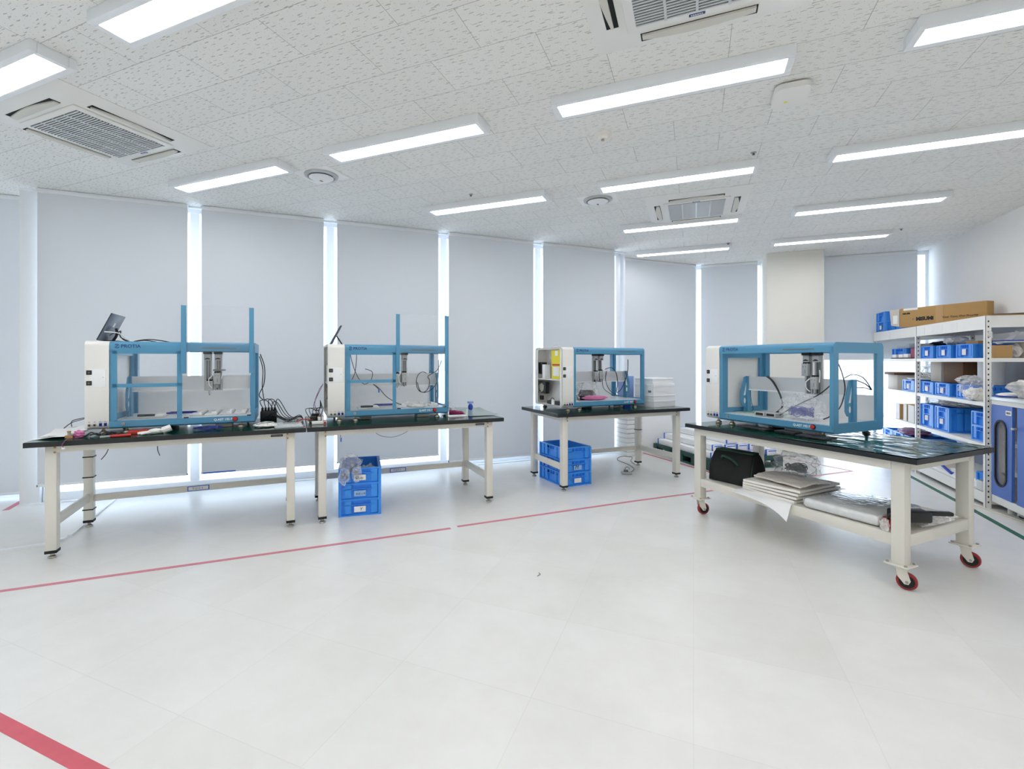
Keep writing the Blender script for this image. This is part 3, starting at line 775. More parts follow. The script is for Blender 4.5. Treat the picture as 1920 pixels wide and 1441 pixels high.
M4o, _ = analyser('M4', 'blue framed analyser on the wheeled bench, its right end window facing us', False, head_x=.815)
def mpt(key, x, y, z=0.0):
    p = MP[key]; q = wpt(p, x, y); return (q[0], q[1], p[3] + z)
def on_m(o, key):   # place a free-standing object in a machine's frame
    p = MP[key]; o.location = (p[0], p[1], p[3]); o.rotation_euler = (0, 0, R(p[2])); return o

# innards seen through the open left sides
for key, mo in (('M3', M3o), ('M2', M2o)):
    e = B('black plastic').box(.03, .50, .36, .09, .60, .50, .004); e.use('white panel').box(.02, .43, .31, .10, .49, .475, .003); part('power_supply', e, mo, 'power supply on the inner shelf')
    e = B('black plastic').box(.025, .42, .13, .08, .60, .27, .006); e.use('zinc').cyl((.022, .51, .20), (.026, .51, .20), .05, seg=20); part('controller', e, mo, 'black controller box')
    part('inner_wire', B('cream wire').tube([(.024, .56, .24), (.010, .53, .19), (.012, .49, .18), (.020, .45, .23)], .0022).tube([(.024, .59, .22), (.008, .55, .15), (.012, .50, .15), (.02, .46, .22)], .0022), mo)
    part('inner_wire', B('black wire').tube([(.06, .40, .02), (.05, .30, .09), (.06, .22, .03), (.05, .12, .06), (.06, .07, .03)], .004).tube([(.05, .09, .30), (.05, .10, .16), (.05, .08, .05)], .003), mo)
    e = B('black plastic').box(.03, .30, .016, .10, .40, .055, .004).box(.03, .06, .016, .10, .22, .06, .004).box(.03, .52, .05, .06, .57, .10); e.use('white panel').box(.03, .23, .016, .09, .29, .07); part('terminal_block', e, mo)
e = B('yellow card').box(.020, .075, .312, .030, .270, .640); e.use('paper').box(.018, .13, .575, .021, .19, .63).box(.018, .10, .345, .021, .235, .45); e.use('red label').box(.018, .09, .462, .021, .25, .482)
e.use('dark steel').box(.030, .05, .312, .06, .28, .645)
part('warning_card', e, M3o, 'yellow warning card with a red band')
part('notice_sticker', B('paper').box(.138, .19, .105, .1385, .30, .15).use('red label').box(.1375, .20, .128, .138, .29, .146), M3o)
part('hose_loop', B('cream wire').tube([(.05, .20, .45), (.02, .31, .56), (.03, .30, .66), (.05, .22, .70), (.06, .15, .675)], .003), M3o)
part('hose_loop', B('cream wire').tube([(-.002, .44, .33), (-.05, .56, .37), (-.06, .64, .30), (-.01, .60, .22)], .0015), M3o)

# ---------------------------------------------------------------- screens standing on the analysers
def leaning_screen(name, key, x, y0, y1, h, lean, label, cat, th=.018, kick=False):
    p = MP[key]; o = thing(name, label, cat, mpt(key, x, (y0 + y1) / 2, MH), R(p[2]))
    hw = (y1 - y0) / 2
    M = Matrix.Rotation(R(lean), 4, 'Y')
    part('housing', B('screen grey').box(-th, -hw, .004, 0, hw, h, .004, M=M), o)
    s = B('black plastic').box(-th - .0015, -hw, .004, -th * .4, hw, h, .003, M=M); part('bezel', s, o)
    k = B('black plastic')
    if kick: k.tube([(.0 + .5 * h * math.sin(R(lean)), 0, .5 * h * math.cos(R(lean))), (.5 * h * math.sin(R(lean)) + .055, 0, .004)], .006, sub=1)
    else: k.box(.002, -.05, .003, .10, .05, .010); k.tube([(.05, 0, .01), (.075, 0, .06), (.07, 0, .11)], .010)
    part('stand', k, o)
    return o, M
o, M = leaning_screen('monitor', 'M1', .055, .10, .40, .235, 24, 'black framed monitor leaning on top of the leftmost analyser, seen from behind', 'monitor')
part('rear_sticker', B('paper').box(.0, -.03, .13, .0012, .01, .165, M=M), o)
part('cable', B('white panel').tube([(.03, -.14, .075), (.10, -.08, .07), (.12, .0, .045), (.14, .1, .01)], .004), o)
part('cable', B('black wire').tube([(.06, .02, .06), (.10, .0, .09), (.11, -.05, .04), (.16, -.02, .005)], .004).tube([(.04, -.05, .05), (.09, -.06, .075), (.12, -.02, .02), (.15, 0, .006)], .003), o)
o, M = leaning_screen('tablet_computer', 'M2', .048, .16, .36, .20, 27, 'black tablet seen edge on, propped up on the second analyser', 'tablet', th=.012, kick=True)
o = solo('power_cable', B('black wire').tube([(.26, .2, .678), (.30, .24, .690), (.36, .26, .695), (.43, .30, .687), (.47, .36, .678)], .0045).tube([(.24, .25, .677), (.31, .27, .688), (.38, .32, .679)], .004), 'black power cable lying on top of the leftmost analyser', 'cable')
on_m(o, 'M1')

# ---------------------------------------------------------------- plastic crates
def crate_mesh(w, d, h, label_recess=True):
    b = B('crate blue'); t = .004; x, y = w / 2, d / 2; i = .024
    b.box(-x + i, -y + i, 0, x - i, y - i, .006)
    for sx in (-1, 1): b.box(sx * (x - i) - t / 2, -y + i, 0, sx * (x - i) + t / 2, y - i, h)
    for sy in (-1, 1): b.box(-x + i, sy * (y - i) - t / 2, 0, x - i, sy * (y - i) + t / 2, h)
    b.ring(rrect(-x, -y, x, y, .018), rrect(-x + i - .002, -y + i - .002, x - i + .002, y - i + .002, .010), 'z', h - .010, h)          # rim
    zl = h - min(.05, .30 * h)                                                                       # ledge under the grip band
    b.ring(rrect(-x + .003, -y + .003, x - .003, y - .003, .016), rrect(-x + i, -y + i, x - i, y - i, .010), 'z', 0.0, .012)
    for sy in (-1, 1):
        yo, yi = sy * (y - .001), sy * (y - i)
        for fx in (-.70, .52): b.box(fx * x, min(yo, yi), .022, fx * x + .055 * w / .37, max(yo, yi), h - .012)
        for fx in (-1.0, .86): b.box(fx * x + (.004 if fx < 0 else 0), min(yo, yi), 0, fx * x + .025, max(yo, yi), h - .008)
        b.box(-.70 * x, min(yo, yi), zl - .006, .66 * x, max(yo, yi), zl)
        for q in range(4): b.box((-.56 + .28 * q) * x, min(yo * .997, yi), zl, (-.56 + .28 * q) * x + .004, max(yo * .997, yi), h - .008)
        if h > .2: b.box(-.70 * x, min(yo, yi), h * .55, .66 * x, max(yo, yi), h * .55 + .006)
    for sx in (-1, 1):
        xo, xi = sx * (x - .001), sx * (x - i)
        for fy in (-.72, -.45, .30, .60): b.box(min(xo, xi), fy * y, .022, max(xo, xi), fy * y + .05, h - .012)
        for fy in (-1.0, .90): b.box(min(xo, xi), fy * y + (.004 if fy < 0 else 0), 0, max(xo, xi), fy * y + .022, h - .008)
        b.box(min(xo, xi), -.72 * y, zl - .006, max(xo, xi), .70 * y, zl)
        for q in range(6): b.box(min(xo, xi), (-.58 + .22 * q) * y, zl, max(xo, xi), (-.58 + .22 * q) * y + .004, h - .008)
    return b.mesh('crate')
CR = {}
def crate(label, x, y, z, rz, w=.37, d=.53, h=.145, group=None, card=None, text=None, cm='paper', ch=.05, cz=.35, cw=.10):
    k = (w, d, h)
    if k not in CR: CR[k] = crate_mesh(*k)
    o = thing('crate', label, 'crate', (x, y, z), R(rz), group)
    part('body', CR[k], o)
    if card:
        c = part('label_card', B(cm).box(-cw / 2, -d / 2 - .0015, cz * h - ch / 2 + .01, cw / 2, -d / 2 + .0005, cz * h + ch / 2 + .01), o)
        if text: lettering(text[0], text[1], 'black ink', c, (-cw / 2 + .010 + (text[2] if len(text) > 2 else 0), -d / 2 - .0022, cz * h - .004), shear=.25)
    return o
# a crate's local front (-y) looks along the bench fronts
c = Vector((-2.905, 3.338)); a = R(38.4)
cx, cy = c.x + .185 * math.cos(a) - .265 * math.sin(a), c.y + .185 * math.sin(a) + .265 * math.cos(a)
g = 'blue crates stacked under the second bench'
crate('bottom blue crate of the stack under the second bench, card marked Y', cx, cy, 0, 38.4, group=g, card=1, text=('Y', .040, .035))
crate('middle blue crate of the stack under the second bench, clear Korean label', cx, cy, .141, 38.4, group=g, card=1, text=('부트스틱', .024), cm='cloudy label')
crate('top blue crate under the second bench, card marked Body, bag over its rim', cx, cy, .282, 38.4, group=g, card=1, text=('Body', .032))
def in_frame(cx, cy, deg): return lambda x, y: (cx + x * math.cos(R(deg)) - y * math.sin(R(deg)), cy + x * math.sin(R(deg)) + y * math.cos(R(deg)))
f2 = in_frame(cx, cy, 38.4)
def bag(label, x, y, z, rad, seed, m='poly bag', inner=None, cat='bag', group=None, rz=0, sub=3, amp=.45, drop=.85):
    o = thing('plastic_bag', label, cat, (x, y, z), R(rz), group)
    part('film', B(m).blob((0, 0, rad[2] * drop), rad, amp, seed, sub, 2.4, floor=0.002), o, angle=24)
    if inner:
        mm, k, r = inner; b = B(mm)
        part('contents', (b.tangle((0, 0, .008), (rad[0] * k, rad[1] * k, rad[2] * .9), 14, r, seed) if r else b.blob((0, 0, rad[2] * drop * .62), (rad[0] * k, rad[1] * k, rad[2] * k * .8), .7, seed + 5, 3, 3.5, floor=.006)), o)
    return o
o = thing('plastic_bag', 'crumpled clear bag of small grey parts draped over the top crate rim', 'bag', (*f2(-.085, -.20), .40), R(38.4))
part('film', B('poly bag').blob((0, -.03, .055), (.088, .075, .085), .5, 3, 4, 2.6).blob((-.05, -.10, -.03), (.045, .03, .07), .5, 4, 3).blob((.055, -.10, -.02), (.035, .028, .065), .5, 9, 3), o, angle=24)
b = B('dark steel')
for q, (dx, dy, dz) in enumerate(((-.055, -.10, -.02), (-.03, -.105, -.045), (.05, -.10, -.01), (.06, -.10, -.045), (0, -.09, .02), (.02, -.05, .05))): b.blob((dx, dy, dz), (.018, .012, .02), .5, q, 1)
part('contents', b, o)
for k, (dx, dy) in enumerate(((.02, -.02), (.09, .03))):
    bag(('grey bubble wrapped part in the top crate, ' + ('left one' if k == 0 else 'right one')), *f2(dx, dy), .289, (.045, .05, .055), 11 + k, 'milky bag', ('dark steel', .7, 0), 'wrapped part')
a = R(47.6); cc = Vector((-1.062, 5.338)); k3 = Vector((cc.x - .185 * math.cos(a) - .265 * math.sin(a), cc.y - .185 * math.sin(a) + .265 * math.cos(a)))
g = 'blue crates stacked under the third bench'
crate('bottom blue crate under the third bench, blank white card on it', k3.x, k3.y, 0, 47.6, group=g, card=1, cw=.09)
crate('middle blue crate under the third bench, torn white sticker on it', k3.x, k3.y, .141, 47.6, group=g, card=1, cm='cloudy label', text=('M', .06, .0))
crate('top empty blue crate under the third bench', k3.x, k3.y, .282, 47.6, group=g)

# ---------------------------------------------------------------- shelving along the right wall
SX, SY = 2.54, 5.885
o = thing('shelving_unit', 'white slotted steel shelving along the right wall, full of blue crates', 'shelving', (SX, SY, 0))
SD, BAY = .555, 1.505
LV = {'top': 1.80, 's1': 1.413, 's2': .992, 's3': .600, 's4': .140}
for fy in (0, BAY, 2 * BAY):
    for fx in (0, SD):
        b = B('shelf white'); s_ = 1 if fx == 0 else -1
        b.box(fx, fy, 0, fx + s_ * .042, fy + .003, 1.812); b.box(fx, fy, 0, fx + s_ * .003, fy + .038, 1.812)
        b.use('dark slot')
        for q in range(35): b.box(fx + s_ * .016, fy - .0008, .05 + q * .05, fx + s_ * .026, fy + .001, .066 + q * .05)
        part('post', b, o)
for nm, z in LV.items():
    for k in range(2):
        y0, y1 = k * BAY + .004, (k + 1) * BAY - .004
        b = B('shelf white'); hb = {'top': .115, 's4': .10}.get(nm, .036)
        b.box(.004, y0, z - .008, SD - .004, y1, z)
        b.box(.002, y0, z - hb, .010, y1, z + (.012 if nm == 'top' else 0)).box(SD - .010, y0, z - hb, SD - .002, y1, z)
        b.box(.004, y0 + .001, z - (.10 if nm == 'top' else hb), SD - .004, y0 + .006, z + (.012 if nm == 'top' else 0)).box(.004, y1 - .006, z - hb, SD - .004, y1 - .001, z)
        part('shelf', b, o)
for y0, y1 in ((1.28, 1.47), (.84, 1.10), (.52, .66), (2.35, 2.6)):
    part('paper_label', B('paper').box(.0, y0, 1.700, .0018, y1, 1.788), o)
part('post_wrap', B('milky bag').blob((.03, .02, 1.63), (.026, .03, .045), .4, 8, 2).blob((.03, .02, 1.55), (.02, .022, .035), .4, 9, 2), o)
def sh(level, x, y, dz=0.0): return (SX + x, SY + y, LV[level] + .001 + dz)
F = -90     # crates on the shelves look along -X
def shelf_crate(label, lv, y, w=.33, d=.40, h=.145, card=True, dz=0.0, x=.03, g='blue crates on the shelving', rz=F):
    return crate(label, SX + x + d / 2, SY + y, LV[lv] + .001 + dz, rz, w, d, h, g, card=card, cw=.075, ch=.06, cz=.36)
shelf_crate('leftmost of three small blue crates on the upper shelf of the near bay', 's1', 1.31)
shelf_crate('middle one of three small blue crates on the upper shelf, near bay', 's1', .90)
shelf_crate('right one of three small blue crates on the upper shelf, beside the near post', 's1', .46)
shelf_crate('left blue crate on the second shelf of the near bay, pale carton on it', 's2', 1.31)
shelf_crate('middle blue crate on the second shelf, under the dark brown carton', 's2', .93)
shelf_crate('right blue crate on the second shelf, half hidden by a clear bag', 's2', .45)
shelf_crate('left tall blue crate on the third shelf of the near bay', 's3', 1.31, h=.27)
shelf_crate('right tall blue crate on the third shelf, its long side in view', 's3', .94, h=.27, d=.50)
shelf_crate('lower of two small blue crates right behind the near post', 's3', .20, card=False, x=.045)
shelf_crate('upper of two small blue crates right behind the near post', 's3', .20, dz=.142, card=False, x=.045)
shelf_crate('tilted looking blue crate on the bottom shelf behind the near post', 's4', .22, card=False, x=.10, rz=F + 12)
shelf_crate('lower blue crate on top of the shelving, far left end', 'top', 2.78, w=.37, d=.46, dz=.012, x=.02)
shelf_crate('upper blue crate on top of the shelving, far left end', 'top', 2.78, w=.37, d=.46, dz=.154, x=.02, card=False)
shelf_crate('dark blue crate on the upper shelf of the far bay under a white box', 's1', 2.42, w=.50, card=False, x=.12)
shelf_crate('small blue crate on the second shelf of the far bay with papers', 's2', 1.84, w=.36, d=.36)
shelf_crate('long blue crate behind the cartons on the third shelf of the far bay', 's3', 2.10, w=.60, d=.25, h=.20, card=False, x=.28)
for k, yy in enumerate((2.55, 2.17, 1.79)):
    shelf_crate(('left', 'middle', 'right')[k] + ' tall blue crate on the bottom shelf of the far bay', 's4', yy, w=.36, h=.27, card=False)
def carton(name, label, loc, sx, sy, sz, m='carton', rz=0, flaps=0.0, cat='box', group=None, tape=True):
    o = thing(name, label, cat, loc, R(rz), group)
    part('body', B(m).box(-sx / 2, -sy / 2, 0, sx / 2, sy / 2, sz, .003), o)
    if flaps:
        b = B(m); b.box(-sx / 2 - flaps, -sy / 2, sz - .004, -sx / 2, sy / 2, sz, M=Matrix.Translation((0, 0, 0))); part('flap', b, o)
    if tape: part('packing_tape', B('pale carton').box(-.02, -sy / 2 - .0008, sz * .55, .02, sy / 2 + .0008, sz + .0008), o)
    return o
carton('carton', 'dark brown carton standing on the middle crate of the second shelf', sh('s2', .25, .91, .146), .26, .42, .235, 'dark carton', tape=False)
carton('carton', 'pale carton standing on the left crate of the second shelf', sh('s2', .25, 1.32, .146), .26, .26, .235, 'pale carton', tape=False)
o = solo('paper_roll', B('grey board').lathe([(.095, 0), (.10, .003), (.10, .237), (.095, .24), (.03, .24)], (0, 0, 0), 28), 'grey roll standing upright on the second shelf beside the dark carton', 'roll', sh('s2', .26, .50, .147))
bag('large crumpled clear bag bulging over the right crate of the second shelf', *sh('s2', .05, .28), (.10, .125, .12), 21, 'poly bag', ('foam cream', .6, 0), sub=4)
bag('clear bag lying on the middle and right crates of the second shelf', *sh('s2', .16, .60, .147), (.12, .14, .05), 22, 'milky bag')
bag('white torn film poking out of the upper crates', *sh('s1', .18, .98, .147), (.10, .12, .055), 23, 'milky bag')
bag('small dark wire bundle on the leftmost upper crate', *sh('s1', .20, 1.30, .147), (.12, .13, .03), 24, 'black plastic', cat='wires')
carton('carton', 'brown paper packet in the right upper crate', sh('s1', .2, .50, .147), .18, .22, .03, 'carton', tape=False)
bag('bubble wrap bundle on the tall crates of the third shelf', *sh('s3', .20, .95, .272), (.16, .22, .07), 25, 'poly bag', ('grey board', .8, 0), sub=4)
bag('small clear bag on the left tall crate of the third shelf', *sh('s3', .12, 1.33, .272), (.08, .08, .05), 26)
bag('black and clear bundle at the back of the third shelf', *sh('s3', .36, .45), (.10, .22, .17), 27, 'black plastic', cat='bundle')
# near end of the upper shelf, seen past the near post
carton('carton', 'small tan carton at the near end of the upper shelf', sh('s1', .14, .09), .12, .14, .12, 'carton', tape=False)
carton('carton', 'white carton at the near end of the upper shelf, cut by the right edge', sh('s1', .40, .10), .22, .16, .145, 'pale carton', tape=False)
bag('crumpled clear bag between the tan and the white carton', *sh('s1', .245, .10), (.045, .06, .07), 28, 'milky bag')
o = thing('lid', 'white lid with a dark blue edge lying on the white carton', 'lid', sh('s1', .33, .10, .147)); part('plate', B('paper').box(-.19, -.09, 0, .19, .10, .014), o); part('edge', B('royal blue').box(-.195, -.096, .010, .195, .106, .020), o)
o = solo('paper_sheet', B('paper').grid(lambda u, v: Vector((.10 + .16 * u, -.02 + .06 * v, .10 + .11 * u * u + .02 * v)), 8, 3, .001), 'white paper sheet curling up beside the near post', 'paper', sh('s1', .02, .10, .03))
# far bay
carton('box', 'white box on the dark blue crate in the far bay', sh('s1', .32, 2.45, .147), .28, .42, .06, 'paper', tape=False)
for k, (yy, hh) in enumerate(((2.28, .045), (2.06, .045), (1.90, .05))):
    carton('box', ('left', 'middle', 'right')[k] + ' flat white packet at the front of the upper far shelf', sh('s1', .07, yy, .012), .09, .14, hh, 'paper', tape=False, group='white packets')
solo('cardboard', B('dark carton').box(-.055, -.33, 0, .055, .33, .010), 'brown board under the white packets on the upper far shelf', 'board', sh('s1', .07, 2.05))
o = solo('folder', B('magenta').box(-.05, -.10, 0, .05, .10, .13, .004), 'burgundy box on the upper shelf of the far bay', 'box', sh('s1', .10, 1.72, .0))
o = carton('carton', 'open pale carton with a brown flap on the second shelf of the far bay', sh('s2', .18, 2.36), .30, .34, .20, 'pale carton', tape=False)
part('flap', B('dark carton').box(-.19, -.19, .20, .16, .18, .235, .01), o)
bag('clear bag with a pink tint on the second shelf of the far bay', *sh('s2', .30, 1.80, .147), (.14, .20, .10), 31, 'poly bag', ('paper', .7, 0), sub=4)
solo('paper_sheet', B('paper').grid(lambda u, v: Vector((-.10 + .2 * u, -.20 + .40 * v, .01 * math.sin(9 * v) + .012)), 4, 14, .001), 'loose white paper over the small crate in the far bay', 'paper', sh('s2', .12, 1.74, .150))
for k, (yy, w_) in enumerate(((2.17, .14), (1.93, .12), (1.74, .20))):
    o = carton('carton', ('left', 'middle', 'right')[k] + ' narrow carton with a white front flap on the third far shelf', sh('s3', .14, yy), .22, w_, .20 + .015 * k, 'carton', tape=False, group='narrow cartons')
    part('flap', B('paper').box(-.115, -w_ / 2, 0, -.110, w_ / 2 - .02, .215), o)
bag('purple film packet lying on the crates under the far bay', *sh('s4', .14, 1.95, .272), (.13, .27, .045), 33, 'purple film', cat='packet')
for k in range(5):
    solo('foam_sheet', B('foam white').box(-.22 + .01 * k, -.62 + .02 * k, 0, .22, .55, .012), ('lowest', 'second lowest', 'middle', 'second highest', 'topmost')[k] + ' of the flat white sheets on the near bottom shelf', 'sheet', sh('s4', .26, .86, .0125 * k), group='flat white sheets')
o = thing('tray', 'dark blue tray tilted on the white sheets of the bottom shelf', 'tray', sh('s4', .13, 1.0, .085)); o.rotation_euler = (R(14), R(-6), 0)
part('rim', B('royal blue').ring(rrect(-.10, -.26, .10, .26, .02), rrect(-.08, -.24, .08, .24, .015), 'z', 0, .02), o); part('sheet', B('pale carton').box(-.085, -.245, .004, .085, .245, .010), o)
o = solo('grey_bin', B('grey board').ring(rrect(-.09, -.06, .09, .06, .02), rrect(-.08, -.05, .08, .05, .015), 'z', 0, .09), 'grey tray at the front of the near bottom shelf', 'tray', sh('s4', .10, .135))
# on top: long carton and flattened cardboard
o = thing('carton', 'long tan carton with bold lettering on top of the shelving', 'box', (2.525, 7.86, 1.828), R(-53))
part('body', B('carton').box(0, 0, 0, .93, .115, .245, .003), o)
part('flap', B('pale carton').prism([(0, .01), (-.10, .03), (-.12, .235), (0, .24)], 'y', -.006, -.002), o)
part('packing_tape', B('carton shine').box(.42, -.0012, .0, .50, .1162, .2462), o)
lettering('MiSUMi', .062, 'black ink', o, (.20, -.0015, .075), bold=.0035); lettering('Your Time, Our Priority', .036, 'black ink', o, (.49, -.0015, .080)); lettering('MiSUMi', .028, 'black ink', o, (.04, -.0015, .165), bold=.0016)
st = B('grey ink').prism([(.165 + (.016 if q % 2 == 0 else .006) * math.cos(R(30 * q)), .097 + (.016 if q % 2 == 0 else .006) * math.sin(R(30 * q))) for q in range(12)], 'y', -.002, -.0006); part('logo_mark', st, o)
part('shipping_label', B('paper').box(-.075, -.0075, .05, -.02, -.0062, .16).box(.05, -.0012, .215, .22, -.0002, .242), o)
solo('cardboard', B('carton').box(-.24, -.62, 0, .24, .55, .006), 'flattened cardboard sheet on the shelving top, under the long carton', 'cardboard', (2.80, 6.50, 1.814))
solo('cardboard', B('dark carton').grid(lambda u, v: Vector((-.20 + .5 * u, -.25 + .5 * v, .006 + .012 * u)), 4, 4, .004), 'second flattened cardboard on the shelving top, at the near corner', 'cardboard', (2.80, 6.16, 1.821))

# ---------------------------------------------------------------- blue cabinet
CX, CY = 2.56, 5.835
o = thing('cabinet', 'blue cabinet with a capsule shaped window, cut by the right edge', 'cabinet', (CX, CY, 0))
b = B('machine white'); Lc, Dc = 1.2, .62
b.box(.022, -Lc, .10, Dc, -.002, .118).box(.022, -Lc, .985, Dc, -.002, 1.0).box(Dc - .015, -Lc, .10, Dc, -.002, 1.0).box(.022, -Lc, .10, Dc, -Lc + .018, 1.0).box(.022, -.018, .10, Dc, -.002, 1.0).box(.03, -.385, .12, Dc, -.372, .99)
part('carcass', b, o)
part('plinth', B('machine white').box(.004, -Lc, .082, .03, 0, .150, .003), o)
part('worktop', B('grey board').box(-.012, -Lc, 1.028, Dc, .0, 1.055, .003), o); part('top_rail', B('machine white').box(.002, -Lc, .985, .03, 0, 1.028), o)
cap = lambda r, n=12: [(-.145 + r * math.cos(R(a)), .552 + .21 + r * math.sin(R(a))) for a in [180 * i / n for i in range(n + 1)]] + [(-.145 + r * math.cos(R(a)), .552 - .21 + r * math.sin(R(a))) for a in [180 + 180 * i / n for i in range(n + 1)]]
def door(y0, y1, win):
    b = B('cabinet blue')
    if win:
        loop = cap(.082); n = len(loop)
        # outer loop projected radially on the door rectangle
        out = []
        for (u, v) in loop:
            du, dv = u + .145, v - .552; k = 1e9
            if abs(du) > 1e-6: k = min(k, ((y1 + .145) if du > 0 else (y0 + .145)) / du)
            if abs(dv) > 1e-6: k = min(k, ((.983 - .552) if dv > 0 else (.152 - .552)) / dv)
            out.append((-.145 + du * k, .552 + dv * k))
        b.ring(out, loop, 'x', 0, .020)
        for cu, cv in ((y1, .983), (y0, .983), (y0, .152), (y1, .152)):
            near = min(out, key=lambda p: math.hypot(p[0] - cu, p[1] - cv))
            same = sorted(out, key=lambda p: math.hypot(p[0] - cu, p[1] - cv))[:4]
            pu = min(same, key=lambda p: abs(p[1] - cv) * 1000 + abs(p[0] - cu)); pv = min(same, key=lambda p: abs(p[0] - cu) * 1000 + abs(p[1] - cv))
            if abs(pu[1] - cv) < 1e-4 and abs(pv[0] - cu) < 1e-4 and pu != pv: b.prism([(cu, cv), pu, pv], 'x', 0, .020)
    else: b.box(0, y0, .152, .020, y1, .983)
    d = part('door', b, o)
    if win:
        part('gasket', B('black rubber').ring(cap(.093), cap(.076), 'x', -.006, .006), d); part('pane', B('cabinet pane').prism(cap(.078), 'x', .004, .008), d)
    hb = B('machine white').ring(rrect(y0 + .07, .905, y0 + .15, .945, .004), rrect(y0 + .08, .915, y0 + .14, .935, .003), 'x', -.004, .001); hb.use('dark steel').box(-.001, y0 + .08, .915, .0005, y0 + .14, .935)
    part('card_slot', hb, d); return d
d1 = door(-.375, -.004, True); d2 = door(-.79, -.379, False); d3 = door(-1.195, -.794, False)
hd = B('zinc').cyl((-.03, -.372, .80), (0, -.372, .80), .012).box(-.034, -.405, .794, -.024, -.360, .808, .004); part('handle', hd, d1)
for z in (.36, .62): part('inner_shelf', B('machine white').box(.06, -.37, z, Dc - .02, -.02, z + .03), o)
part('slotted_strip', B('dark steel').box(Dc - .018, -.150, .14, Dc - .0155, -.140, .96), o)
for yy in (-.08, -1.1): part('foot', B('machine white').cyl((.10, yy, 0), (.10, yy, .10), .022), o); part('foot', B('machine white').cyl((Dc - .08, yy, 0), (Dc - .08, yy, .10), .022), o)
bag('big milky bag of parts on the blue cabinet', CX + .30, CY - .20, 1.056, (.22, .16, .10), 41, 'milky bag', ('foam cream', .7, 0), sub=4)
o = thing('packet', 'blue edged white packet at the left end of the cabinet top', 'packet', (CX + .12, CY - .075, 1.056), R(-8)); part('sheet', B('paper').blob((0, 0, .022), (.11, .06, .022), .15, 3, 3, floor=.008), o); part('rim', B('royal blue').box(-.115, -.062, 0, .10, .062, .010, .004), o)
o = thing('clear_box', 'clear plastic box of small parts on the blue cabinet, by the right edge', 'box', (CX + .30, CY - .50, 1.056)); part('body', B('clear lid').box(-.12, -.10, .001, .12, .10, .10, .008), o); part('contents', B('brass').blob((0, 0, .025), (.08, .07, .02), .4, 2, 2, floor=.004), o)
b = B('black wire'); b2 = B('cream wire')
solo('cable', B('cream wire').tube([(2.50, 6.05, .006), (2.52, 5.80, .006), (2.60, 5.55, .006), (2.62, 5.2, .006), (2.60, 4.8, .006)], .005), 'white cable on the floor in front of the blue cabinet', 'cable')
solo('cable', B('black wire').tube([(2.70, 5.72, .006), (2.66, 5.6, .010), (2.74, 5.45, .03), (2.68, 5.3, .008), (2.76, 5.1, .006)], .006), 'black cable bundle under the blue cabinet', 'cable')
carton('socket_box', 'white socket box on the floor under the blue cabinet', (2.70, 5.64, 0), .06, .10, .05, 'white panel', tape=False, cat='socket')

# ---------------------------------------------------------------- pallet with wrapped foam
PP = (-.562, 7.521, -52.7); PL, PW, PH = 1.28, 1.09, .145
o = thing('pallet', 'dark green plastic pallet loaded with white wrapped foam', 'pallet', (PP[0], PP[1], 0), R(PP[2]))
b = B('pallet green'); b.box(0, 0, PH - .028, PL, PW, PH, .004).box(0, 0, 0, PL, PW, .022, .004)
bx = [(0, .10), (.29, .41), (.58, .70), (.87, .99), (1.18, 1.28)]
for x0, x1 in bx:
    for y0, y1 in ((0, .10), (.30, .42), (.68, .80), (.99, 1.09)): b.box(x0, y0, .02, x1, y1, PH - .02)
b.box(.10, .01, .09, 1.18, .03, PH - .02); b.box(.10, PW - .03, .09, 1.18, PW - .01, PH - .02); b.box(PL - .03, .1, .09, PL - .01, .99, PH - .02)
part('deck', b, o)
fp = in_frame(PP[0], PP[1], PP[2])
rows = [(.05, .10, 1.20, .145, 0), (.03, .27, 1.22, .145, 0), (.04, .44, 1.20, .145, 0), (.06, .61, 1.20, .145, 0), (.05, .78, 1.18, .145, 0), (.05, .95, 1.20, .145, 0),
        (.06, .19, 1.10, .13, 1), (.04, .36, 1.16, .14, 1), (.00, .53, 1.20, .14, 1), (.10, .70, 1.12, .14, 1), (.10, .42, 1.06, .14, 2), (.02, .60, 1.06, .14, 2)]
rn = random.Random(3)
for k, (x, y, l, w_, lay) in enumerate(rows):
    hgt = .078; jx, ja = rn.uniform(-.03, .03), rn.uniform(-.5, .5)
    o = thing('foam_bundle', ['bottom', 'middle', 'top'][lay] + ' layer foam bundle on the green pallet, ' + ['nearest', 'second', 'third', 'fourth', 'fifth', 'farthest', 'nearest', 'second', 'third', 'farthest', 'nearer', 'farther'][k] + ' from the front edge', 'foam', (*fp(x, y), PH + .001 + lay * (hgt + .003)), R(PP[2] + ja), 'white foam bundles on the pallet')
    part('sleeve', B('foam white').box(0, -w_ / 2, 0, l, w_ / 2, hgt, .010), o)
    for xx in (.022, l - .039):
        tp = B('tape blue').ring([(-w_ / 2 - .0015, -.0001), (w_ / 2 + .0015, -.0001), (w_ / 2 + .0015, hgt + .0012), (-w_ / 2 - .0015, hgt + .0012)], [(-w_ / 2 + .004, .006), (w_ / 2 - .004, .006), (w_ / 2 - .004, hgt - .006), (-w_ / 2 + .004, hgt - .006)], 'x', xx, xx + .025)
        part('blue_tape', tp, o)
    part('end_tape', B('tape blue').box(l, -w_ / 2 + .01, hgt - .022, l + .0014, w_ / 2 - .01, hgt - .010), o)
solo('cord', B('tape blue').tube([(0, 0, .012), (.06, .03, .004), (.14, .0, .003), (.22, .04, .003)], .004), 'blue cord lying on the floor at the right corner of the pallet', 'cord', (1.12, 7.0, 0), R(-40))
bag('clear bag hanging on the right end of the foam load', *fp(1.12, .85), PH + .084, (.10, .13, .05), 51, 'poly bag')
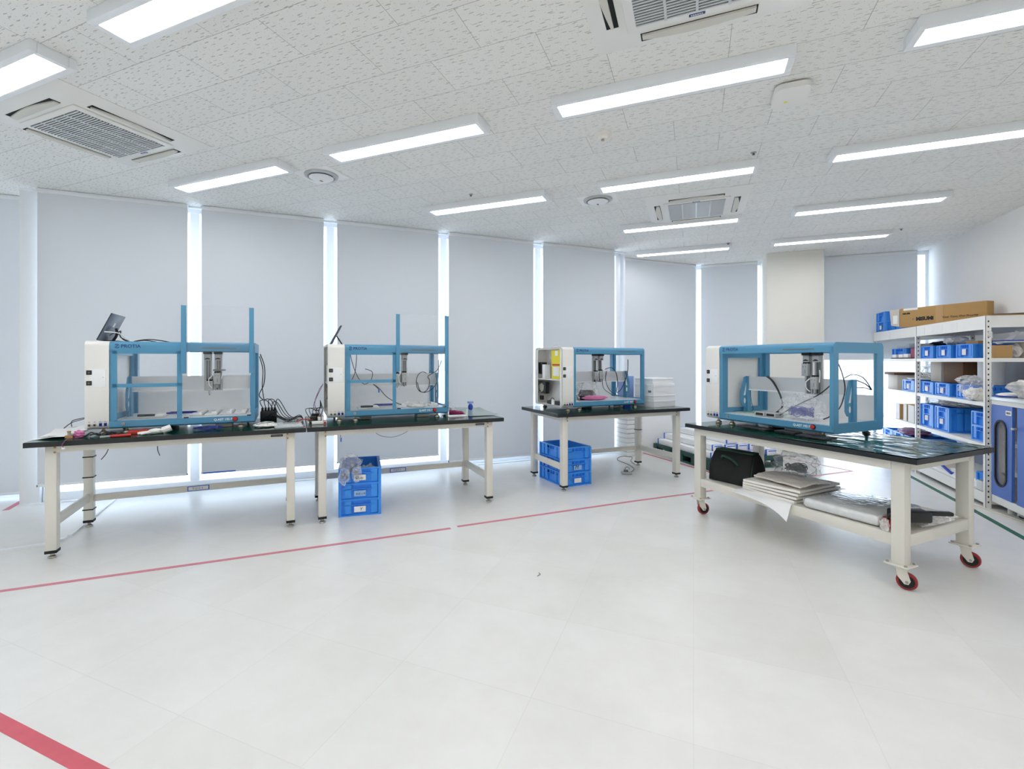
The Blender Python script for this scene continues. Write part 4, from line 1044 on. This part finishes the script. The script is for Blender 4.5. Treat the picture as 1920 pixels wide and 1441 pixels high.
bag('silvery wire bundle in a clear bag on the left end of the foam load', *fp(.18, .86), PH + .084, (.12, .10, .05), 52, 'milky bag', ('dark steel', .6, 0))
# foam leaning at the window behind the third bench
o = thing('foam_tray_stack', 'tall ribbed stack of white foam trays between the third bench and the pallet', 'foam', (-.90, 7.26, 0), R(45), 'white foam by the window')
for k in range(11):
    part('tray', B('foam white').box(-.14, -.16, k * .066, .14, .16, k * .066 + .060, .008), o)
for k, (tt, dd, w_) in enumerate(((4.83, 5.74, .22), (5.06, 5.76, .22), (5.29, 5.78, .22))):
    M = Matrix.Translation(wal(tt, dd, 0)) @ Matrix.Rotation(R(45), 4, 'Z')
    o = put('foam_board', B('foam white').grid(lambda u, v: Vector((-w_ / 2 + u * w_ - .03 * (1 - v) + .02 * math.sin(3.0 * v), .16 * v * v + .05 * v, .80 * v + .002)), 6, 14, .016).mesh('foam_board'), None, M.to_translation(), (0, 0, R(45)))
    tag(o, ('left', 'middle', 'right')[k] + ' curved white foam board leaning towards the window', 'foam', 'white foam by the window')

# ---------------------------------------------------------------- clutter on the benches
f1, fb2, fb3, fb4 = in_frame(*T1), in_frame(*T2), in_frame(*T3), in_frame(*T4)
def on1(x, y, dz=.001): return (*f1(x, y), HT + dz)
def on2(x, y, dz=.001): return (*fb2(x, y), HT + dz)
def on3(x, y, dz=.001): return (*fb3(x, y), HT + dz)
def on4(x, y, dz=.001): return (*fb4(x, y), SHZ + dz)
A1, A2, A3, A4 = (R(t[2]) for t in (T1, T2, T3, T4))
for k in range(3):
    solo('paper_sheet', B('paper').grid(lambda u, v: Vector((-.105 + .21 * u, -.15 + .30 * v, .010 * math.sin(3 * u + k) ** 2 + .018 * u * u + .006 * k * v)), 8, 8, .0012),
         ('bottom', 'middle', 'top')[k] + ' sheet of the curling white papers at the left end of the leftmost bench', 'paper', on1(-.005 + .012 * k, .17 + .04 * k, .001 + .008 * k), A1 + R(-6 + 9 * k), 'curling papers')
solo('wire', B('black wire').tube([(0, 0, .02), (.03, .06, .055), (.09, .10, .075), (.13, .11, .09)], .003).tube([(.05, -.01, .03), (.04, .03, .07), (.10, .09, .085)], .003), 'dark wires rising from the papers to the leftmost white cabinet', 'wire', on1(-.02, .25, .03), A1)
o = thing('sensor', 'small tan metal sensor stub on the bench corner by the papers', 'sensor', on1(.085, .02), A1)
part('block', B('carton').box(-.022, -.012, 0, .022, .012, .022, .002), o); part('stem', B('zinc').cyl((0, 0, .022), (0, 0, .045), .009), o); part('cap', B('brass').cyl((0, 0, .045), (0, 0, .052), .012, seg=6), o)
bag('pink bubble wrapped part beside the metal stub on the leftmost bench', *on1(.135, .035), (.035, .028, .028), 61, 'pink foam', cat='wrapped part')
solo('wire', B('black wire').tube([(0, 0, .006), (.03, .02, .03), (.08, -.01, .012), (.12, .03, .028), (.17, .0, .008), (.21, .02, .018)], .0045).tube([(.02, .03, .008), (.06, .02, .022), (.10, -.015, .010), (.15, .02, .026), (.19, -.01, .008)], .0045).tube([(.0, .02, .01), (.05, -.02, .02), (.12, .01, .012), (.2, .03, .012)], .004), 'tangle of black wires under the white cabinet of the leftmost analyser', 'wires', on1(.17, .04), A1)
o = thing('connector_cable', 'purple cable with a white plug hanging over the bench edge', 'cable', on1(.10, -.085), A1)
part('wire', B('purple film').tube([(.05, .05, .006), (.02, .02, .010), (.005, -.012, .004), (-.012, -.020, -.025), (-.006, -.020, -.045)], .003), o); part('plug', B('paper').box(-.016, -.026, -.058, .004, -.014, -.045, .002), o)
o = thing('pliers', 'pliers with red handles at the front of the leftmost bench', 'pliers', on1(.40, -.035), A1 + R(8))
part('handle', B('red plastic').tube([(-.06, -.008, .009), (-.01, -.020, .009), (.06, -.014, .009)], .008, 8), o); part('handle', B('red plastic').tube([(-.06, .008, .009), (-.01, .016, .009), (.055, .010, .009)], .008, 8), o)
part('jaw', B('steel').prism([(-.06, -.012), (-.06, .012), (-.085, .012), (-.12, .003), (-.12, -.003), (-.085, -.012)], 'z', .003, .015), o)
o = thing('glove', 'white cotton glove lying in front of the leftmost analyser', 'glove', on1(.60, .03), A1 + R(15))
g = B('paper').blob((0, 0, .020), (.055, .036, .020), .25, 4, 3, floor=.001)
for q, (ln, an) in enumerate(((.075, 150), (.085, 165), (.08, 180), (.07, 197))): g.tube([(-.03, .022 - .014 * q, .016), (-.03 + .6 * ln * math.cos(R(an)), .022 - .014 * q + .6 * ln * math.sin(R(an)) * .5, .013), (-.03 + ln * math.cos(R(an)), .022 - .014 * q + ln * math.sin(R(an)) * .5, .009)], .0085, 8)
g.tube([(.0, .03, .018), (-.02, .055, .014), (-.05, .065, .010)], .009, 8); g.tube([(.04, 0, .02), (.075, .0, .032), (.095, .0, .040)], .026, 10)
part('hand', g, o)
carton('box', 'flat red box pushed under the leftmost analyser', on1(.47, .12), .12, .10, .022, 'red label', math.degrees(A1), tape=False)
solo('cable', B('cable blue').tube([(.05 * math.cos(R(a)) * (1 + .25 * math.sin(3.1 * a)), .10 * math.sin(R(a)), .008 + .012 * abs(math.sin(R(a * 2.3)))) for a in range(0, 1440, 40)], .003).tube([(-.12, .02, .006), (-.05, -.05, .012), (.04, -.06, .02), (.11, -.02, .006)], .003), 'coil of dark blue cable under the leftmost analyser', 'cable', on1(.93, .13), A1 + R(90))
o = thing('socket_tower', 'black socket block bristling with plugs behind the leftmost analyser', 'socket block', on1(1.36, .62), A1)
part('body', B('black plastic').box(-.07, -.06, 0, .07, .06, .085, .006), o)
for q in range(5): part('plug', B('black plastic').box(-.062 + .026 * q, -.035 + .012 * (q % 2), .085, -.042 + .026 * q, .015, .118, .004), o)
rn = random.Random(5); b = B('black wire')
for q in range(5):
    x0 = -.052 + .026 * q; b.tube([(x0, -.01, .118), (x0 - .02 + .01 * q, -.04, .165 + rn.uniform(0, .03)), (x0 + .05, -.08, .14 + rn.uniform(0, .05)), (x0 + .12, -.10, .05), (x0 + .20, -.14, -.0 + .006)], .0038)
part('cord', b, o)
b = B('black wire'); rn = random.Random(9)
for q in range(5):
    y = rn.uniform(.42, .66); b.tube([(1.30 + .02 * q, y, .02), (1.40, y - .06 * rn.random(), .05 + .05 * rn.random()), (1.52, y - .10, .012), (1.62, y + .06 * rn.random() - .10, .03 + .03 * rn.random()), (1.655, y - .05, .012)], .0032)
solo('cable', b, 'loose black cables trailing across the right end of the leftmost bench', 'cables', on1(0, 0), A1)
solo('plastic_cover', B('clear lid').box(-.11, -.16, 0, .11, .16, .010, .004), 'flat clear plastic cover on the right end of the leftmost bench', 'cover', on1(1.525, .13), A1 + R(2))
bag('white pad in a clear bag near the right end of the leftmost bench', *on1(1.35, .10), (.085, .06, .022), 63, 'poly bag', ('foam cream', .8, 0), rz=46)
for k, (x, z0, z1, dx, y) in enumerate(((.33, 0, -.075, -.05, -.02), (.62, 0, -.075, .015, -.02), (-.06, 0, -.20, .05, .10))):
    solo('wire', B('black wire').tube([(0, 0, .03 if y < 0 else .034), (dx * .3 - .004, -.001, z1 * .4), (dx, -.002, z1)], .0028), ('short dark wire end hanging under the leftmost bench, left one', 'short dark wire end hanging under the leftmost bench, right one', 'long thin wire hanging under the left overhang of the leftmost bench')[k], 'wire', (*f1(x, y), .745), A1, 'hanging wire ends')
# second bench
o = thing('circuit_board', 'green circuit board with terminals left of the second analyser', 'circuit board', on2(-.045, .34), A2)
part('board', B('pcb green').box(-.06, -.10, .012, .06, .10, .016), o)
c_ = B('black plastic').box(-.045, -.08, .016, .01, -.02, .05, .003).box(-.03, .02, .016, .03, .08, .065, .004); part('relay', c_, o)
c_ = B('paper').box(.02, -.09, .016, .045, -.01, .04).box(-.05, -.01, .016, -.035, .06, .055); part('terminal', c_, o); part('coil', B('brass').cyl((.035, .0, .03), (.035, .06, .03), .018), o)
b = B('black wire'); rn = random.Random(12)
for q in range(6): b.tube([(-.05 + .02 * q, -.05 + .02 * q, .04), (-.08 + .03 * q, .0, .10 + .03 * rn.random()), (.02 + .01 * q, .08, .08 + .05 * rn.random()), (.05, .10 + .01 * q, .12 + .012 * q)], .003)
part('wire', b, o); part('wire', B('red label').tube([(-.05, -.08, .02), (-.11, -.06, .03), (-.16, .0, .012), (-.10, .05, .02)], .003).tube([(-.02, -.09, .02), (-.09, -.10, .035), (-.15, -.06, .010)], .003), o)
for q in range(4): part('standoff', B('paper').box(-.06 + .118 * (q % 2) - .006, -.10 + .19 * (q // 2) - .004, 0, -.06 + .118 * (q % 2) + .006, -.10 + .19 * (q // 2) + .006, .05 if q % 2 else .012), o)
solo('wire', B('purple film').tube([(.05, .02, .02), (-.01, .01, .10), (.02, .03, .20), (.06, .05, .28), (.075, .06, .32)], .0028).tube([(.06, .02, .02), (.0, .03, .12), (.04, .05, .26), (.075, .07, .31)], .0028), 'pinkish wire pair rising to the open side of the second analyser', 'wire', on2(-.045, .42, .02), A2)
o = carton('box', 'slim white box with a red mark in front of the second analyser', on2(-.02, .13), .12, .07, .022, 'paper', math.degrees(A2), tape=False)
part('print', B('red label').box(.035, -.0362, .004, .055, -.0350, .020).box(.03, -.03, .0215, .055, .03, .0232), o)
o = thing('acrylic_stand', 'white angular acrylic stand right of the second analyser', 'stand', on2(1.285, .22), A2)
part('base', B('white panel').box(-.10, -.06, 0, .10, .06, .006), o); part('upright', B('white panel').box(-.098, -.02, .006, -.088, .04, .085), o); part('upright', B('white panel').box(.09, -.055, .006, .098, -.035, .07), o)
bag('pink bubble wrapped strip behind the white acrylic stand', *on2(1.30, .37), (.12, .05, .022), 65, 'magenta', cat='wrapped part')
bag('silvery crumpled bag beside the white acrylic stand', *on2(1.27, .47), (.07, .06, .06), 66, 'poly bag', ('steel', .7, .004))
o = thing('clamp', 'small blue clamp standing at the back of the second bench', 'clamp', on2(1.545, .53), A2)
part('base', B('royal blue').box(-.022, -.022, 0, .022, .022, .020, .004), o); part('body', B('royal blue').lathe([(.012, .02), (.024, .032), (.028, .055), (.022, .075), (.014, .085)], (0, 0, 0), 16), o); part('jaw', B('pastel blue').box(-.030, -.016, .092, .030, .016, .115, .003).box(-.012, -.012, .08, .012, .012, .093), o)
solo('vinyl_sheet', B('film grey').grid(lambda u, v: Vector((-.10 + .30 * u, -.28 + .52 * v, .003 + .040 * (v ** 3) * (1 - .4 * u) + .018 * max(0, u - .75) ** 1.5 * 4)), 16, 16, .0015), 'greyish clear vinyl sheet curling up at the right end of the second bench', 'sheet', on2(1.49, .39, .002), A2)
o = thing('wire', 'thin grey wire loop sagging under the second bench', 'wire', (*fb2(.55, .0), .745), A2)
part('loop', B('dark steel').tube([(-.13, 0, .02), (-.05, 0, -.035), (.06, 0, -.05), (.16, 0, -.02), (.22, 0, .02)], .0028), o)
o = thing('usb_plug', 'blue plug dangling under the left end of the second bench', 'plug', (*fb2(.155, .02), .70), A2); part('plug', B('tape blue').box(-.006, -.005, -.022, .006, .005, .012, .002), o); part('wire', B('black wire').tube([(0, 0, .012), (-.006, .01, .05), (-.002, .02, .09)], .0022), o)
# third bench
A_ = 53.6; bx0 = Vector((-.423, 5.913)); ux = Vector((math.cos(R(A_)), math.sin(R(A_)))); uy = Vector((-ux.y, ux.x)); zz_ = HT + .001
for k, (w_, d_, h_) in enumerate(((.385, .30, .078), (.385, .30, .064), (.375, .30, .136), (.365, .29, .062))):
    cxy = bx0 + ux * (.385 / 2 - .004 * k) + uy * (.16 + .004 * k)
    o = thing('box', ('lowest', 'second lowest', 'second highest', 'topmost')[k] + ' white box of the stack on the third bench', 'box', (cxy.x, cxy.y, zz_), R(A_), 'white boxes on the third bench')
    part('body', B('white card').box(-w_ / 2 + .004, -d_ / 2 + .004, 0, w_ / 2 - .004, d_ / 2 - .004, h_ - .006), o); part('lid', B('white card').box(-w_ / 2, -d_ / 2, h_ * .72, w_ / 2, d_ / 2, h_, .003), o)
    if k == 2: part('sticker', B('grey ink').box(-w_ / 2 - .0012, -.11, .03, -w_ / 2 + .0045, -.07, .055), o)
    zz_ += h_ + .001
p3 = mpt('M3', 1.23, .46); solo('folder', B('pastel blue').box(-.012, -.10, 0, .012, .10, .36, .003), 'pale blue folder standing upright right of the third analyser', 'folder', (p3[0], p3[1], HT + .001), R(MP['M3'][2]) + R(60))
p3 = mpt('M3', 1.21, .34); solo('foam_offcut', B('foam cream').box(-.03, -.03, 0, .03, .03, .035, .006), 'small cream offcut beside the lowest white box', 'offcut', (p3[0], p3[1], HT + .001), 0)
p3 = mpt('M3', .93, .08); carton('box', 'small purple box under the right end of the third analyser', (*p3[:2], HT + .001), .09, .07, .026, 'royal blue', 46, tape=False)
# ---------------------------------------------------------------- things inside the analysers
def inm(key, x, y, z=.0632): return mpt(key, x, y, z)
for key, nm in (('M1', 'leftmost'), ('M2', 'second')):
    am = R(MP[key][2])
    o = thing('reader_tray', 'flat grey tray with a black handle inside the ' + nm + ' analyser', 'tray', inm(key, .37, .17), am)
    part('plate', B('grey board').box(-.09, -.07, 0, .11, .07, .010, .002), o); part('handle', B('black plastic').box(-.07, -.074, .012, .045, -.055, .030, .003), o); part('block', B('foam cream').box(.045, -.07, .010, .10, .05, .022, .003), o)
    solo('cable', B('cable blue').tube([(.11 * math.cos(R(a)), .055 * math.sin(R(a)) + .01 * math.sin(R(3 * a)), .006 + .004 * (a / 360)) for a in range(0, 900, 36)], .0034), 'loop of blue cable on the deck of the ' + nm + ' analyser', 'cable', inm(key, .56, .33), am)
    for k in range(4):
        xx = .695 + .108 * k
        o = thing('rack', ('first', 'second', 'third', 'fourth')[k] + ' rack from the left on the deck of the ' + nm + ' analyser', 'rack', inm(key, xx, .28), am, 'deck racks of the ' + nm + ' analyser')
        part('plate', B('grey board').box(-.045, -.18, 0, .045, .18, .012, .002), o)
        b = B('paper'); rn = random.Random(k)
        for q in range(9): b.box(.012 + rn.uniform(-.012, .016), -.16 + .036 * q, .012, .040, -.142 + .036 * q, .020 + rn.uniform(0, .010))
        part('tip_strip', b, o)
    solo('cable', B('black wire').tube([(0, 0, .42), (.035, .01, .30), (.03, .02, .15), (-.01, .03, .05), (.02, .05, .0 - .03 + .032)], .0042).tube([(-.008, .03, .40), (.02, .03, .28), (.015, .03, .12), (.03, .04, .0)], .004) if key == 'M1' else B('black wire').tube([(0, 0, .30), (-.03, .0, .20), (.02, .0, .12)], .003),
         'black cables hanging down the right side of the leftmost analyser' if key == 'M1' else 'thin black cable at the right end inside the second analyser', 'cable', mpt(key, 1.165 if key == 'M1' else 1.06, .30 if key == 'M1' else .40, .16 if key == 'M1' else .12), am)
am = R(MP['M2'][2])
solo('cable', B('black wire').tube([(.07 * math.cos(R(a)), .004 * a / 360, .10 + .105 * math.sin(R(a))) for a in range(60, 420, 24)] + [(.15, .0, .22), (.20, .01, .32)], .0036).tube([(-.06, 0, .10), (-.02, 0, .0), (.08, .0, .015), (.16, .01, .12), (.17, .01, .33)], .0034), 'large black cable loop hanging in the right half of the second analyser', 'cable', mpt('M2', .94, .25, .20), am)
solo('cable', B('black wire').tube([(0, 0, .52), (.03, .02, .40), (.08, .02, .28), (.14, .04, .22), (.20, .03, .26), (.21, .02, .34), (.14, .0, .37)], .0034).tube([(.06, 0, .52), (.055, .0, .42), (.04, .0, .32), (.0, .0, .24)], .0034), 'black cables curling inside the left half of the second analyser', 'cable', mpt('M2', .215, .20, .07), am)
o = thing('cable', 'black cable with a blue plug crossing the left window of the second analyser', 'cable', mpt('M2', .44, .24, .07), am)
part('wire', B('black wire').tube([(0, 0, .22), (.06, 0, .17), (.13, .0, .09), (.24, .0, .02), (.30, .02, .006)], .004).tube([(0, .01, .215), (.03, .0, .19), (.05, .0, .165)], .004), o); part('plug', B('tape blue').box(.045, -.006, .135, .060, .006, .165, .003), o)
bag('crumpled white bubble sheet on the deck of the second analyser, in front of its racks', *mpt('M2', .80, .085, .064), (.13, .03, .016), 71, 'milky bag')
am = R(MP['M3'][2])
o = solo('bubble_pad', B('pink foam').blob((0, 0, .024), (.16, .075, .026), .18, 2, 4, 3, floor=.001), 'pink bubble wrap pad inside the third analyser', 'bubble wrap', inm('M3', .52, .13), am)
bag('clear bag of grey wires behind the pink pad in the third analyser', *inm('M3', .56, .36), (.13, .075, .11), 72, 'poly bag', ('dark steel', .8, .004), rz=46, sub=4)
solo('cable', B('dark steel').tube([(.08 * math.cos(R(a)), .025 * math.sin(R(a * .7)), .055 + .05 * math.sin(R(a))) for a in range(0, 720, 30)], .004), 'coil of grey wire behind the pink pad in the third analyser', 'cable', inm('M3', .50, .235), am)
solo('cable', B('black wire').tube([(0, 0, .30), (.02, .03, .20), (.03, .0, .10), (.10, -.10, .02)], .0034).tube([(.06, .0, .32), (.05, .0, .20), (.10, -.02, .08), (.16, -.10, .02)], .0034), 'two black cables dropping beside the pipetting head of the third analyser', 'cable', mpt('M3', .72, .26, .075), am)
solo('cable', B('black wire').tube([(-.06, .02, .33), (.02, .0, .35), (.09, .0, .28), (.11, .0, .16), (.08, -.02, .05), (.14, -.04, .10), (.21, -.06, .28), (.22, -.06, .45)], .0045), 'thick black cable arching in the right half of the third analyser', 'cable', mpt('M3', .82, .24, .085), am)
o = thing('motor_parts', 'row of small dark parts on the deck of the third analyser', 'parts', inm('M3', .30, .20), am)
part('motor', B('black plastic').box(.06, -.03, 0, .11, .02, .05, .004), o); part('motor', B('steel').box(-.02, -.02, 0, .05, .03, .035, .004), o); part('lead', B('black wire').tube([(-.09, -.16, .07), (-.06, -.14, .02), (-.02, -.12, .004)], .004), o)
# fourth analyser
am = R(MP['M4'][2])
solo('glass_plate', B('green sheet').box(-.17, -.11, 0, .17, .14, .006), 'pale green plate on the left of the deck of the fourth analyser', 'plate', inm('M4', .38, .30), am)
for k, (xx, yy) in enumerate(((.50, .115), (.60, .115))):
    o = thing('metal_block', ('left', 'right')[k] + ' slotted metal block on the deck of the fourth analyser', 'block', inm('M4', xx, yy), am, 'slotted metal blocks'); part('block', B('steel').box(-.046, -.05, 0, .046, .05, .034, .003), o)
    part('slot', B('dark slot').box(-.034, -.051, .008, .034, -.0495, .028), o)
bag('clear bag full of blue and white wires inside the fourth analyser', *inm('M4', .80, .16), (.15, .09, .105), 73, 'poly bag', ('blue wires', .75, .0035), rz=-43, sub=4)
solo('cable', B('black wire').tube([(0, 0, .33), (.07, -.02, .29), (.16, -.05, .18), (.20, -.08, .08), (.165, -.14, .02)], .0045).tube([(.012, 0, .335), (.09, -.02, .28), (.17, -.05, .17), (.205, -.08, .075), (.175, -.14, .02)], .0045), 'black cable pair falling from the cross board in the fourth analyser', 'cable', mpt('M4', .40, .29, .063), am)
solo('cable', B('black wire').tube([(0, .02, .31), (-.10, -.01, .20), (-.22, -.05, .12), (-.32, -.08, .05), (-.37, -.10, .008)], .0042), 'black cable slanting from the right bracket down to the deck of the fourth analyser', 'cable', mpt('M4', 1.02, .21, .075), am)
solo('cable', B('black wire').tube([(0, -.02, .49), (.01, .06, .42), (.01, .13, .30), (.01, .145, .20), (.0, .10, .08), (-.01, .0, .02), (-.02, -.06, -.0)], .0042), 'black cable arching behind the right end window of the fourth analyser', 'cable', mpt('M4', 1.075, .08, .10), am)
solo('cable', B('black wire').tube([(0, 0, .34), (.0, .10, .365), (.02, .20, .34), (.03, .29, .25)], .004).tube([(.0, .15, .32), (.02, .23, .29), (.03, .29, .246)], .0045).tube([(.0, .15, .265), (.02, .23, .26), (.03, .29, .243)], .004), 'three black cables fanning out behind the right upright of the fourth analyser', 'cable', mpt('M4', 1.072, .245, .063), am)
o = solo('wire', B('black wire').tube([(0, 0, .20), (.01, .0, .10), (.03, -.01, .02), (-.06, -.05, .012), (-.13, -.10, .003)], .0022), 'thin black wire behind the left upright of the fourth analyser', 'wire', mpt('M4', .28, .24, .064), am)
p4 = (*fb4(.62, .20), HT - .013)
for k, (xx, yy, l_, w_, h_) in enumerate(((.40, .30, .26, .12, .020), (.68, .30, .16, .10, .025), (.90, .28, .22, .14, .020))):
    carton('box', ('left', 'middle', 'right')[k] + ' flat black unit under the fourth analyser', (*fb4(xx + .15, yy - .08), .8235), l_, w_, h_ - .008, 'black plastic', -43.3, tape=False, cat='unit')

# ---------------------------------------------------------------- load on the lower shelf of the wheeled bench
o = thing('tool_bag', 'black tool bag with dark green trim on the wheeled bench shelf', 'bag', on4(.335, .262), A4 + R(8))
pb = [(-.15, 0), (.15, 0), (.155, .10), (.09, .235), (.04, .255), (-.04, .255), (-.09, .235), (-.155, .10)]
def bagf(u, v):
    a = 2 * math.pi * u; x = .188 * max(-1, min(1, 1.35 * math.cos(a))); y0 = max(-1, min(1, 1.35 * math.sin(a)))
    wd = .135 * (1 - v) ** .55 + .035 * v + .012 * math.sin(math.pi * v); xx = x * (1 - .08 * v + .05 * math.sin(math.pi * v))
    return Vector((xx, y0 * wd + .006 * noise.noise(Vector((x * 9, v * 6, y0 * 3))), .004 + .262 * v * (1 + .02 * noise.noise(Vector((x * 8, 2, y0))))))
bb = B('bag black').grid(bagf, 40, 14); bb.box(-.18, -.125, .001, .18, .125, .006); part('body', bb, o, angle=70)
part('zip_flap', B('bag green').box(-.172, -.05, .252, .172, .05, .274, .010), o, 'dark green top flap')
for sy in (-1, 1):
    part('handle', B('bag green').tube([(-.07, sy * .085, .16), (-.075, sy * .10, .21), (-.02, sy * .155, .235), (.05, sy * .155, .215), (.075, sy * .115, .17)], .011, 8), o)
part('trim', B('bag green').tube([(-.183, -.112, .05), (-.184, -.092, .14), (-.170, -.052, .240)], .010, 6), o); part('trim', B('bag green').tube([(.183, -.112, .05), (.184, -.092, .14), (.170, -.052, .240)], .010, 6), o)
lettering('DeW', .030, 'brass', o, (.02, -.118, .130), rot=(R(78), 0, 0))
for k in range(4):
    solo('foam_sheet', B('foam cream').grid(lambda u, v: Vector((-.225 + .45 * u, -.27 + .53 * v, .004 * noise.noise(Vector((u * 4, v * 4, k))) + .004 + .003 * k * u)), 12, 12, .017),
         ('lowest', 'second lowest', 'second highest', 'topmost')[k] + ' white foam sheet of the stack on the wheeled bench shelf', 'foam', on4(.765 + .003 * k, .35 - .006 * k, .018 + .024 * k), A4 + R(-3 + 2.2 * k), 'white foam sheets on the wheeled bench')
solo('foam_liner', B('foam white').grid(lambda u, v: Vector((-.26 + .46 * u, -.13 + .11 * v - .02 * (1 - v) * math.sin(u * 3.1), .004 - max(0, .45 - v) * (.03 + .24 * u ** 4))), 16, 10, .003), 'thin white liner drooping over the front rail of the wheeled bench', 'liner', on4(.78, .11, -.0), A4)
bag('loose clear bag of wires on top of the foam sheets, by the tool bag', *on4(.69, .52, .112), (.16, .13, .10), 81, 'poly bag', ('grey ink', .55, .003), rz=-40, sub=4)
solo('bubble_wrap', B('brown wrap').grid(lambda u, v: Vector((-.19 + .40 * u, -.17 + .32 * v, .012 + .016 * math.sin(math.pi * v) + .008 * noise.noise(Vector((u * 5, v * 9, 2))))), 24, 24, .012), 'greyish bubble wrap folded on top of the foam sheets', 'bubble wrap', on4(.815, .27, .122), A4 + R(-4))
o = thing('wrapped_pack', 'long foam pack wrapped in clear film at the right of the wheeled bench shelf', 'foam', on4(1.275, .33), A4 + R(1.5))
part('foam', B('foam white').box(-.235, -.26, .002, .235, .26, .066, .020, 3), o); part('film', B('clear lid').box(-.242, -.268, .0005, .242, .268, .073, .022, 3), o)
o = thing('cordless_tool', 'black cordless tool with a red ribbed face on the wheeled bench shelf', 'tool', on4(1.60, .225, .002), A4 + R(60))
part('body', B('black plastic').box(-.09, -.045, .045, .12, .055, .115, .014), o); part('arm', B('black plastic').box(.11, -.018, .085, .26, .022, .110, .008), o)
rf = B('red plastic').box(-.125, -.05, .002, -.02, .045, .060, .008)
for q in range(4):
    for r_ in range(3): rf.box(-.120 + .024 * q, .0430, .008 + .017 * r_, -.102 + .024 * q, .0485, .020 + .017 * r_, .002).box(-.1285, -.046 + .023 * q, .008 + .017 * r_, -.123, -.028 + .023 * q, .020 + .017 * r_, .002)
part('ribbed_block', rf, o, 'red ribbed block'); part('guard', B('black plastic').tube([(-.09, -.04, .11), (-.13, -.04, .09), (-.135, -.03, .055)], .008), o)
bag('flat clear bag spread under the cordless tool at the right rail', *on4(1.60, .52, .001), (.065, .22, .028), 83, 'milky bag', rz=-43, sub=4)
bag('small white netted bag hanging at the front right leg', *on4(1.565, .050, .001), (.022, .028, .040), 84, 'milky bag')

# ---------------------------------------------------------------- on the floor
o = thing('power_adapter', 'grey power adapter box on the floor under the third bench', 'adapter', (-.76, 5.97, 0), R(20))
part('body', B('steel').box(-.06, -.035, .001, .06, .035, .030, .006), o); part('block', B('dark steel').box(-.03, -.02, .03, .02, .02, .052, .004), o); part('clip', B('dark steel').tube([(-.02, .0, .052), (0, .01, .085), (.03, .0, .075), (.03, -.01, .052)], .004), o)
solo('cable', B('grey ink').tube([(-.74, 6.0, .005), (-.70, 6.25, .005), (-.80, 6.5, .005), (-.98, 6.75, .005), (-.97, 7.0, .005), (-.82, 7.02, .005), (-.80, 6.75, .005), (-.72, 6.55, .005)], .004), 'thin grey cable looping on the floor behind the power adapter', 'cable')
for k, (px, py) in enumerate(((-.93, 2.92), (-3.05, .83))):
    solo('floor_scrap', B('black wire').tube([(0, 0, .002), (.01, .03, .003), (-.006, .05, .002)], .0016), ('tiny dark thread on the open floor in the middle', 'tiny dark speck on the floor near the bottom left corner')[k], 'scrap', (px, py, 0))
